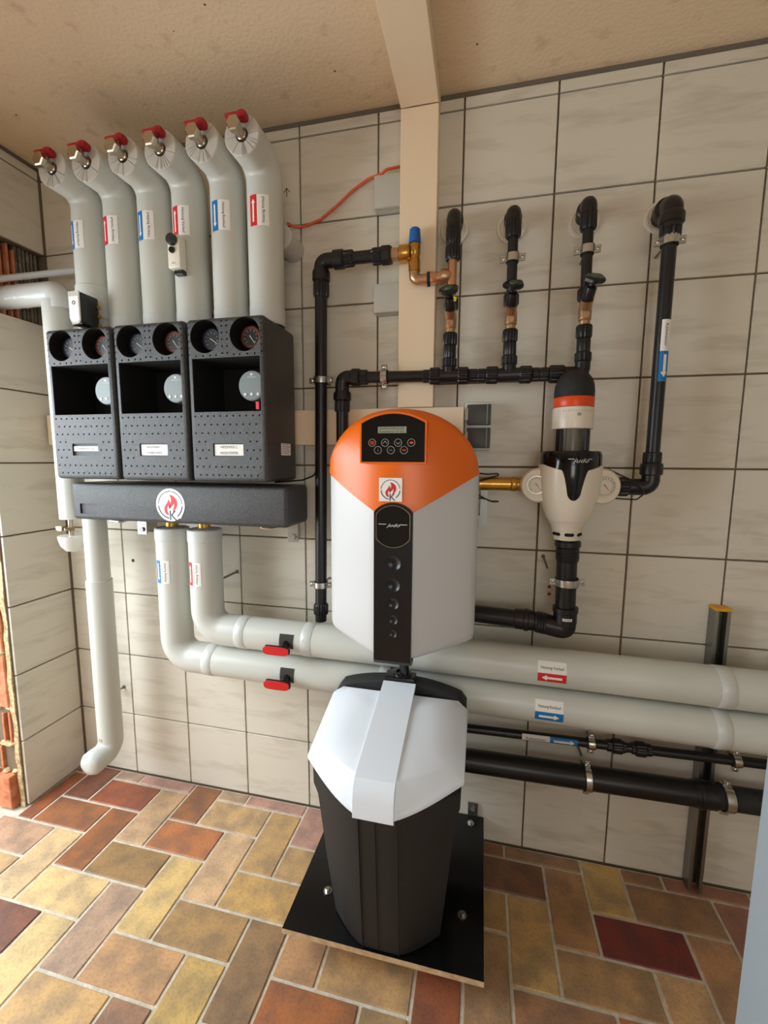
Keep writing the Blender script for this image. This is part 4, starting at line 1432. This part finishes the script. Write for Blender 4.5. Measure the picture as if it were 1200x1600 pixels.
# ------------------------------------------------------------------ drain pipe below the filter
t = thing('drain_pipe', 'black waste pipe with elbow below the water filter', 'pipe', (2.04, -0.10, 0.875))
DY = -0.125
build('vertical_pipe', M().tube([(2.036, DY, 1.187), (2.041, DY, 0.945)], 0.0300, 0, 28), 'black_pe', t)
pf = [(0.031, 0), (0.0375, 0.001), (0.0375, 0.016), (0.0345, 0.018)]
z = 0.018
for k in range(5):
    pf += [(0.0345, z), (0.0325, z + 0.003), (0.0345, z + 0.006)]
    z += 0.0065
pf += [(0.033, 0.060), (0.031, 0.064)]
build('socket', M().lathe(pf, (2.037, DY, 1.182), (0.02, 0, -1), 32), 'black_pe', t)
build('bend_socket', M().lathe([(0.031, 0), (0.0375, 0.001), (0.0375, 0.016), (0.0345, 0.018), (0.0345, 0.05), (0.0315, 0.052)], (2.041, DY, 0.975), (0.02, 0, -1), 32), 'black_pe', t)
build('bend', M().tube([(2.0415, DY, 0.935), (2.0425, DY, 0.905), (2.025, DY + 0.002, 0.905), (1.955, DY + 0.012, 0.915)], 0.0325, 0.03, 28, 8), 'black_pe', t)
build('corrugated_collar', M().lathe([(0.0315, 0), (0.035, 0.002), (0.033, 0.006), (0.035, 0.010), (0.033, 0.014), (0.035, 0.018), (0.033, 0.022), (0.035, 0.026), (0.0315, 0.03)], (1.988, DY + 0.008, 0.911), (-1, 0.14, 0.1), 28), 'black_pe', t)
build('horizontal_pipe', M().tube([(1.97, -0.11, 0.914), (1.50, -0.055, 0.914)], 0.0285, 0, 26), 'black_pe', t)
build('coupling_socket', M().lathe([(0.0295, 0), (0.0325, 0.002), (0.0325, 0.018), (0.036, 0.020), (0.036, 0.032), (0.033, 0.034), (0.033, 0.06), (0.0295, 0.062)], (1.955, -0.108, 0.914), (-1, 0.117, 0), 28), 'black_pe', t)
fn = cyl_map(2.041, DY, 0.0345, -0.25, 0.938)
st = build('bar_code_label', strip(lift(fn, 0.0006), -0.004, 0.024, 0, 0.0085), 'paper_white', t, 0, recalc=False)
lettering(st, 'HT 50/87', lift(fn, 0.0009), 0.004, 'ink_black', 0, (0.010, 0.0042))
clamp((2.0405, DY, 1.053), (0.02, 0, -1), 0.0302, (1, 0, 0.02), 'large steel clamp on the black waste pipe below the filter', scale=1.1)

# ================================================================== softener
SX = 1.549


def front(x):
    x = abs(x)
    if x <= 0.052:
        return -0.400
    k = (x - 0.052) / (0.215 - 0.052)
    return -0.400 + 0.100 * (0.82 * k + 0.18 * k * k)


t = thing('water_softener', 'white water softener with orange hood and black centre strip on the wall', 'water softener', (SX, -0.25, 0.868))
xs = [-0.215 + 0.43 * i / 28 for i in range(29)]
rs = []
for z, ins in ((0.868, 0.040), (0.872, 0.022), (0.882, 0.008), (0.900, 0.0), (1.0, 0.0), (1.20, 0.0), (1.395, 0.0)):
    ring = []
    for x in xs:
        k = 1 - ins / 0.25
        zz = z + (0.030 * max(0, abs(x) - 0.052) / 0.163 if z < 0.95 else 0)
        y = front(x)
        if abs(x) > 0.205:
            y += (abs(x) - 0.205) * 0.8
        ring.append((SX + x * (1 - ins * 0.7), y + ins, zz))
    zz = z + (0.030 if z < 0.95 else 0)
    for x, y in ((0.218, -0.25), (0.215, -0.14), (0.205, -0.125), (-0.205, -0.125), (-0.215, -0.14), (-0.218, -0.25)):
        ring.append((SX + x * (1 - ins * 0.7), y, zz))
    rs.append(ring)
build('body', M().rings(rs), 'white_shell', t, 40)
# black centre strip with dished marks
sp = [(-0.052, 0.872), (0.052, 0.872), (0.0525, 1.286)]
for k in range(1, 16):
    a = radians(38 + (180 - 76) * k / 16)
    sp.append((0.0675 * cos(a), 1.2445 + 0.0675 * sin(a)))
sp.append((-0.0525, 1.286))
m = M().prism(sp, (SX, -0.4085, 0), (1, 0, 0), (0, 0, 1), (0, 1, 0), 0.0105)
cs = build('centre_strip', m, 'black_satin', t, 25)
cuts = []
for z, r in ((1.148, 0.0205), (1.088, 0.0190), (1.036, 0.0160), (0.991, 0.0135), (0.952, 0.0115)):
    d = r * 0.34
    Rr = (r * r + d * d) / (2 * d)
    cuts.append(M().ball((SX + 0.001, -0.4085 - Rr + d, z), Rr, 64))
boolean(cs, cuts)
# lower lip of the strip running under the body
m = M()
lip = [(-0.4085, 0.8725), (-0.403, 0.862), (-0.388, 0.856), (-0.36, 0.855), (-0.36, 0.866), (-0.385, 0.8675), (-0.398, 0.8725)]
m.prism(lip, (SX - 0.052, 0, 0), (0, 1, 0), (0, 0, 1), (1, 0, 0), 0.104)
build('strip_lip', m, 'black_satin', t, 40)
# emblem
em = []
for k in range(48):
    a = 2 * pi * k / 48
    em.append((max(-0.0465, min(0.0465, 0.0570 * cos(a))), 1.2480 + 0.0570 * sin(a)))
e = build('emblem_ring', M().prism(em, (SX, -0.4087, 0), (1, 0, 0), (0, 0, 1), (0, -1, 0), 0.0018), 'nickel', t, 0)
em2 = [(x * 0.965, 1.248 + (z - 1.248) * 0.972) for x, z in em]
build('emblem_face', M().prism(em2, (SX, -0.4106, 0), (1, 0, 0), (0, 0, 1), (0, -1, 0), 0.0004), 'black_gloss', e, 0)
lettering(e, 'judo', lambda a, b: Vector((SX + a, -0.4114, 1.2525 + b)), 0.0095, 'silver_print', 0, (0.001, 0), shear=0.45, width=0.036)
lm = M()
lm.add([(SX - 0.040, -0.4113, 1.2550), (SX - 0.018, -0.4113, 1.2550), (SX - 0.019, -0.4113, 1.2535), (SX - 0.038, -0.4113, 1.2535)], [(0, 1, 2, 3)])
lm.add([(SX + 0.020, -0.4113, 1.2550), (SX + 0.040, -0.4113, 1.2550), (SX + 0.038, -0.4113, 1.2535), (SX + 0.019, -0.4113, 1.2535)], [(0, 1, 2, 3)])
build('emblem_line', lm, 'silver_print', e, 0, recalc=False)
# orange hood
HW = 0.2180


def hood_hi(x):
    return 1.386 + 0.176 * (max(0.0, 1 - (abs(x) / HW) ** 2.15)) ** 0.52


def hood_lo(x):
    x = abs(x)
    if x < 0.054:
        return 1.286
    return 1.286 + (x - 0.054) / (HW - 0.054) * 0.100


hm = M()
N = 48
us = [-HW + 2 * HW * i / N for i in range(N + 1)]
grid = []
for j in range(15):
    row = []
    for x in us:
        k = j / 14
        z = hood_lo(x) + (hood_hi(x) - hood_lo(x)) * k
        y = -0.4070 + 0.100 * (abs(x) / HW) ** 1.9 + 0.052 * max(0, (z - 1.40) / 0.16) ** 2.2
        if k > 0.85:
            y += 0.012 * ((k - 0.85) / 0.15) ** 2
        if abs(x) > 0.205:
            y += (abs(x) - 0.205) * 0.9
        row.append((SX + x, y, z))
    grid.append(row)
low = [(p[0], p[1] + 0.022, p[2]) for p in grid[0]]
topb = [(p[0], min(-0.20, p[1] + 0.10), p[2] - 0.002) for p in grid[-1]]
topc = [(p[0], -0.124, p[2] - 0.008) for p in grid[-1]]
hm.rings([low] + grid + [topb, topc], False, False, False)
build('hood', hm, 'orange_shell', t, 50)
# control panel
pw = 0.0835
pp = [(-pw, 1.4185), (pw, 1.4185), (pw, 1.518)]
for k in range(1, 14):
    u_ = 1 - 2 * k / 14
    pp.append((pw * u_, 1.518 + 0.024 * (1 - u_ * u_)))
pp.append((-pw, 1.518))
po = [(x * 1.055, 1.472 + (z - 1.472) * 1.075) for x, z in pp]
build('panel_frame', M().prism(po, (SX - 0.003, -0.4085, 0), (1, 0, 0), (0, 0, 1), (0, 1, 0), 0.064), 'orange_shell', t, 25)
p = build('control_panel', M().prism(pp, (SX - 0.003, -0.4095, 0), (1, 0, 0), (0, 0, 1), (0, 1, 0), 0.0012), 'black_gloss', t, 0)
PX = SX - 0.003
build('display', M().span(PX - 0.039, PX + 0.036, -0.4105, -0.4097, 1.4925, 1.5090), 'lcd', p, 0)
mm = lettering(p, 'Enthärtebetrieb', lambda a, b: Vector((PX - 0.002 + a, -0.4108, 1.5050 + b)), 0.0050, 'ink_black', width=0.064, m=M())
mm = lettering(p, 'Resthärte: 4°dH', lambda a, b: Vector((PX - 0.002 + a, -0.4108, 1.4968 + b)), 0.0050, 'ink_black', width=0.064, m=mm)
build('display_text', mm, 'ink_black', p, 0, recalc=False)
for row, (zz, names) in enumerate(((1.4680, ['menu', 'up', 'down', 'back']), (1.4490, ['i', '+/-', 'OK']))):
    for k, nm in enumerate(names):
        bx = PX - 0.0545 + 0.0345 * k + (0.0155 if row else 0)
        b = build('button', M().lathe([(0.0102, 0), (0.0102, 0.0006), (0.0090, 0.0006), (0.0090, 0)], (bx, -0.4097, zz), (0, -1, 0), 28, False, False), 'ink_grey', p, 0)
        g = M()
        F = lambda a, c, bx=bx, zz=zz: Vector((bx + a, -0.4100, zz + c))
        colr = 'ink_grey'
        if nm == 'menu':
            for q in (-0.0035, 0, 0.0035):
                g.add([F(-0.0055, q - 0.0008), F(0.0055, q - 0.0008), F(0.0055, q + 0.0008), F(-0.0055, q + 0.0008)], [(0, 1, 2, 3)])
            colr = 'orange_ring'
        elif nm in ('up', 'down'):
            s_ = 1 if nm == 'up' else -1
            g.add([F(-0.006, -0.003 * s_), F(0, 0.003 * s_), F(0.006, -0.003 * s_), F(0.006, -0.0012 * s_), F(0, 0.005 * s_), F(-0.006, -0.0012 * s_)], [(0, 1, 4, 5), (1, 2, 3, 4)])
        elif nm == 'back':
            pts = arrow_poly(0, 0, 0.011, 0.004, -1, 0)
            g.add([F(*q) for q in pts], [tuple(range(len(pts)))])
            colr = 'orange_ring'
        else:
            lettering(b, nm, F, 0.006 if nm != 'i' else 0.007, colr, m=g)
            colr = 'orange_ring' if nm == 'OK' else 'ink_grey'
        build('symbol', g, colr, p, 0, recalc=False)
# square sticker on the hood
sq = build('square_sticker', M().span(SX - 0.039, SX + 0.023, -0.4082, -0.4075, 1.3150, 1.3770), 'paper_white', t, 0)
flame_logo(sq, lambda a, b: Vector((SX - 0.008 + a, -0.4088, 1.346 + b)), 0.031)
# mounting plate and leads on the right-hand side
b = M().span(1.772, 1.795, -0.034, -0.030, 1.205, 1.345)
b.span(1.760, 1.795, -0.030, -0.001, 1.200, 1.240)
build('mounting_plate', b, 'dull_steel', t, 0)
for pts in ([(1.764, -0.15, 1.385), (1.79, -0.14, 1.382), (1.822, -0.12, 1.384), (1.826, -0.12, 1.379), (1.80, -0.13, 1.372), (1.764, -0.15, 1.362)],
            [(1.764, -0.15, 1.308), (1.785, -0.14, 1.306), (1.81, -0.13, 1.296), (1.842, -0.12, 1.297), (1.80, -0.128, 1.298), (1.764, -0.15, 1.318)]):
    build('lead', M().tube(pts, 0.0022, 0.008, 8, 4), 'cable_black', t)
build('hose_spigot', M().lathe([(0.016, 0), (0.016, 0.03), (0.012, 0.034)], (SX + 0.012, -0.300, 0.868), (0, 0, -1), 18), 'black_satin', t)

# power lead below the right pump box
m = M().tube([(1.06, -0.115, 1.343), (1.145, -0.07, 1.350), (1.188, -0.050, 1.368), (1.195, -0.045, 1.43), (1.196, -0.045, 1.475)], 0.003, 0.03, 8, 5)
tag(build('power_lead', m, 'cable_black'), 'black lead curving out from under the right pump box', 'cable')

# ================================================================== board and salt container
t = thing('mounting_board', 'black-faced plywood board on brackets just above the floor', 'board', (1.543, -0.265, 0.002))
build('plywood_core', M().span(1.262, 1.8225, -0.530, -0.006, 0.0830, 0.0990), 'plywood', t, 0)
build('black_face', M().span(1.2625, 1.8220, -0.5295, -0.0065, 0.0991, 0.1000), 'board_film', t, 0)
for x in (1.36, 1.74):
    b = M().span(x - 0.02, x + 0.02, -0.40, -0.002, 0.0770, 0.0828)
    b.span(x - 0.02, x + 0.02, -0.008, -0.002, 0.003, 0.0770)
    build('support_bracket', b, 'dull_steel', t, 0)
for x, y in ((1.352, -0.400), (1.760, -0.378), (1.775, -0.045)):
    w = build('washer', M().lathe([(0.013, 0), (0.013, 0.0022), (0.005, 0.0022)], (x, y, 0.1002), (0, 0, 1), 22), 'zinc_steel', t)
    build('bolt_head', M().lathe([(0.0085, 0), (0.0085, 0.006), (0.007, 0.0075)], (x, y, 0.1025), (0, 0, 1), 6), 'zinc_steel', w, 20)
b = M().span(1.764, 1.800, -0.0065, -0.0008, 0.1005, 0.150)
ab = build('wall_angle', b, 'dull_steel', t, 0)
build('bolt_head', M().lathe([(0.009, 0), (0.009, 0.007)], (1.782, -0.0068, 0.130), (0, -1, 0), 6), 'zinc_steel', ab, 20)

KX = 1.549
t = thing('salt_container', 'black salt container with white lid standing on the black board', 'container', (KX, -0.4, 0.1003))


def plan(w, yf, ys, yb, n=9):
    """outline: back right -> back left -> left side -> front strip -> right side"""
    o = [(w - 0.02, yb), (-w + 0.02, yb), (-w, yb - 0.02)]
    o += [(-w, yb - 0.02 + (ys - yb + 0.02) * k / 3) for k in (1, 2)]
    for k in range(n):
        q = k / n
        x = -w + (w - 0.05) * q
        y = ys + (yf - ys) * (0.45 * q + 0.55 * sin(q * pi / 2))
        o.append((x, y))
    o += [(-0.05, yf), (-0.017, yf - 0.001), (0.017, yf - 0.001), (0.05, yf)]
    for k in range(n - 1, -1, -1):
        q = k / n
        x = w - (w - 0.05) * q
        y = ys + (yf - ys) * (0.45 * q + 0.55 * sin(q * pi / 2))
        o.append((x, y))
    o += [(w, yb - 0.02 + (ys - yb + 0.02) * k / 3) for k in (2, 1)]
    o += [(w, yb - 0.02)]
    return o


rs = []
for z, w, yf, ys, yb in ((0.1003, 0.148, -0.520, -0.445, -0.245), (0.106, 0.153, -0.525, -0.450, -0.242), (0.30, 0.171, -0.548, -0.472, -0.240), (0.475, 0.186, -0.566, -0.486, -0.238),
                         (0.505, 0.189, -0.570, -0.489, -0.237), (0.540, 0.199, -0.576, -0.494, -0.236), (0.585, 0.200, -0.580, -0.495, -0.235), (0.600, 0.185, -0.560, -0.470, -0.240)):
    rs.append([(KX + x, y, z) for x, y in plan(w, yf, ys, yb)])
build('body', M().rings(rs), 'black_rough', t, 38)
for x in (-0.05, -0.006, 0.05):
    m = M()
    r0 = []
    for z, yf in ((0.106, -0.5255), (0.30, -0.5485), (0.475, -0.5665), (0.575, -0.5800)):
        y = yf - 0.0010
        r0.append([(KX + x - 0.0022, y + 0.002, z), (KX + x, y - 0.0024, z), (KX + x + 0.0022, y + 0.002, z)])
    m.rings(r0)
    build('seam_rib', m, 'black_rough', t, 0)


def lid_top(x, y):
    return 0.662 + (y + 0.60) / 0.315 * (0.746 - 0.662) - 0.027 * (x / 0.2) ** 2


base = plan(0.207, -0.612, -0.512, -0.286)
rs = []
for sc, mode in ((1.0, 0), (1.004, 1), (1.0, 2), (0.975, 3), (0.955, 4), (0.87, 5), (0.84, 6), (0.5, 6), (0.1, 6)):
    ring = []
    for x, y in base:
        cx_, cy_ = x * sc, -0.43 + (y + 0.43) * sc
        fr = max(0.0, min(1.0, (-0.30 - y) / 0.25))
        zb = 0.5785 + (0.044 * min(1.0, max(0, abs(x) - 0.05) / 0.155)) if y < -0.45 else 0.6225 + (0.0735) * (y + 0.512) / 0.226 * 1.0
        if y >= -0.45:
            zb = 0.6225 + 0.070 * (y + 0.512) / 0.226
        zt = lid_top(cx_, cy_)
        if mode == 0:
            z = zb
        elif mode == 1:
            z = zb + 0.006
        elif mode == 2:
            z = zb + 0.012
        elif mode == 3:
            z = zb + 0.016
        elif mode == 4:
            z = min(zb + 0.022, zt - 0.004)
        elif mode == 5:
            z = zt - 0.005
        else:
            z = zt
        ring.append((KX + cx_, cy_, z))
    rs.append(ring)
build('lid', M().rings(rs, True, True), 'white_lid', t, 45)
# raised centre band of the lid, folding down over the front
pts = []
for y in (-0.288, -0.36, -0.44, -0.52, -0.575):
    pts.append((y, lid_top(0, y) + 0.0035))
pts += [(-0.597, 0.664), (-0.611, 0.646), (-0.617, 0.620), (-0.620, 0.5755)]
inn = [(y + 0.012, z - 0.012) for y, z in pts[::-1]]
inn[-1] = (-0.288, pts[0][1] - 0.012)
m = M().prism(pts + inn, (KX - 0.050, 0, 0), (0, 1, 0), (0, 0, 1), (1, 0, 0), 0.100)
build('lid_band', m, 'white_lid', t, 30)
# black rear cover with hose fitting
rs = []
for y, dz, dw in ((-0.285, -0.002, 0.0), (-0.275, 0.006, 0.0), (-0.245, 0.009, -0.002), (-0.237, 0.002, -0.008)):
    ring = []
    for k in range(25):
        x = (-0.203 + 0.406 * k / 24) * (1 + dw)
        z = lid_top(0, -0.29) + dz - 0.036 * (abs(x) / 0.2) ** 2.2
        if abs(x) > 0.185:
            z -= (abs(x) - 0.185) * 0.9
        ring.append((KX + x, y, z))
    ring += [(KX + 0.203 * (1 + dw), y, 0.625), (KX - 0.203 * (1 + dw), y, 0.625)]
    rs.append(ring)
build('rear_cover', M().rings(rs), 'black_rough', t, 40)
zt = lid_top(0, -0.29)
f_ = build('hose_fitting', M().box((KX - 0.002, -0.262, zt + 0.010), (0.094, 0.050, 0.012), 0.004), 'black_satin', t, 40)
build('fitting_ring', M().lathe([(0.026, 0), (0.028, 0.002), (0.027, 0.008), (0.020, 0.009), (0.019, 0.004)], (KX + 0.004, -0.262, zt + 0.0162), (0, 0, 1), 28), 'black_gloss', f_)
build('hose', M().tube([(KX + 0.012, -0.266, zt + 0.017), (KX + 0.012, -0.29, 0.835)], 0.0145, 0, 18), 'black_satin', f_)

# ================================================================== right-hand rail and pipes
t = thing('mounting_rail', 'vertical perforated steel mounting rail with yellow end cap at the right', 'rail', (2.510, -0.02, 0.002))
m = M()
z0, z1 = 0.003, 0.968
m.span(2.489, 2.531, -0.004, -0.001, z0, z1)
m.span(2.489, 2.4915, -0.041, -0.004, z0, z1)
m.span(2.5285, 2.531, -0.041, -0.004, z0, z1)
m.span(2.4915, 2.499, -0.041, -0.0385, z0, z1)
m.span(2.521, 2.5285, -0.041, -0.0385, z0, z1)
build('channel', m, 'dull_steel', t, 0)
m = M()
z = 0.06
while z < 0.94:
    m.span(2.506, 2.514, -0.0050, -0.0042, z, z + 0.03)
    z += 0.05
build('slots', m, 'slit_dark', t, 0)
build('end_cap', M().span(2.487, 2.533, -0.043, -0.0008, 0.9685, 0.979, 0.002, 1), 'yellow_cap', t, 0)

t = thing('cold_water_pipe', 'thin black cold water pipe with blue arrow label near the floor', 'pipe', (2.2, -0.06, 0.465))
tz = lambda x: 0.482 + 0.020 * (x - 1.753) / 0.9
build('pipe', M().cyl((1.30, -0.06, tz(1.30)), (XR - 0.002, -0.06, tz(XR)), 0.0150, n=20), 'black_pe', t)
for x0, x1, r in ((2.205, 2.222, 0.019), (2.222, 2.252, 0.0235), (2.252, 2.262, 0.018), (2.278, 2.290, 0.018), (2.290, 2.322, 0.0235), (2.322, 2.338, 0.019)):
    build('coupling_nut', M().ribbed((x0, -0.06, tz(x0)), (x1, -0.06, tz(x1)), r, 12, 0.92), 'black_pe', t, 25)
fn = hcyl_map(1.937, -0.06, tz(1.937), 0.0150, radians(-30), 0.022)
st = build('label_sticker', strip(lift(fn, 0.0005), 0, 0.178, 0, 0.021, 2, 8), 'paper_white', t, 0, 'white and blue flow label', recalc=False)
build('colour_band', strip(lift(fn, 0.0009), 0.090, 0.178, 0, 0.021, 2, 8), 'band_blue', st, 0, recalc=False)
flat2d(st, 'arrow', arrow_poly(0.134, 0.0085, 0.066, 0.0075, 1, 0), lift(fn, 0.0022), 'paper_white')
lettering(st, 'Kaltwasser', lift(fn, 0.0012), 0.0085, 'ink_black', 0, (0.045, 0.0095), width=0.064)

t = thing('waste_pipe', 'thick black pipe running low along the tiled wall', 'pipe', (2.2, -0.08, 0.34))
wz = lambda x: 0.375 + 0.012 * (x - 1.756) / 0.9
build('pipe', M().cyl((1.30, -0.08, wz(1.3)), (2.46, -0.08, wz(2.46)), 0.0385, n=26), 'black_pe', t)
build('socket', M().lathe([(0.036, 0), (0.0400, 0.002), (0.0400, 0.012), (0.0435, 0.014), (0.0435, 0.024), (0.041, 0.026), (0.041, 0.060), (0.037, 0.062)], (2.455, -0.08, wz(2.455)), (1, 0, 0.013), 28), 'black_pe', t)
build('pipe_run', M().cyl((2.515, -0.08, wz(2.515)), (XR - 0.002, -0.08, wz(XR)), 0.0360, n=26), 'black_rough', t)
clamp((2.158, -0.06, tz(2.158)), (1, 0, 0.02), 0.0150, (0, 0, 1), 'steel clamp on the thin cold water pipe beside its coupling')
clamp((2.575, -0.06, tz(2.575)), (1, 0, 0.02), 0.0150, (0, 0, 1), 'steel clamp on the thin cold water pipe right of the rail')
clamp((2.147, -0.08, wz(2.147)), (1, 0, 0.013), 0.0386, (0, 0, 1), 'steel clamp on the thick low black pipe left of the rail', scale=0.9)
clamp((2.548, -0.08, wz(2.548)), (1, 0, 0.013), 0.0365, (0, 0, 1), 'steel clamp on the thick low black pipe at the rail', scale=1.2)

# loose screws and rods left in the wall
for p0, p1, r, lb in (((0.828, -0.0005, 0.975), (0.815, -0.075, 0.968), 0.0042, 'bent steel wall hook beside the lower grey pipes'),
                      ((0.243, -0.0005, 0.409), (0.236, -0.070, 0.403), 0.0042, 'steel screw hook in the wall beside the corner down pipe'),
                      ((1.985, -0.0005, 1.104), (1.992, -0.060, 1.078), 0.0035, 'steel hanger rod in the wall left of the waste pipe'),
                      ((2.135, -0.0005, 0.575), (2.146, -0.052, 0.536), 0.0035, 'short steel rod above the thin cold water pipe'),
                      ((2.125, -0.0005, 0.452), (2.134, -0.045, 0.432), 0.0045, 'short steel rod above the thick low black pipe'),
                      ((2.512, -0.0445, 0.585), (2.552, -0.046, 0.532), 0.0035, 'bright threaded rod hanging in front of the mounting rail')):
    t = thing('wall_hook', lb, 'hook', p0, 'screw hooks in the tiled wall')
    build('shank', M().cyl(p0, p1, r, n=10), 'dull_steel', t)
    d = Vector(p1) - Vector(p0)
    build('collar', M().lathe([(r * 2.0, 0), (r * 1.6, r * 1.4)], Vector(p0) + d * 0.02, d, 12), 'dull_steel', t)
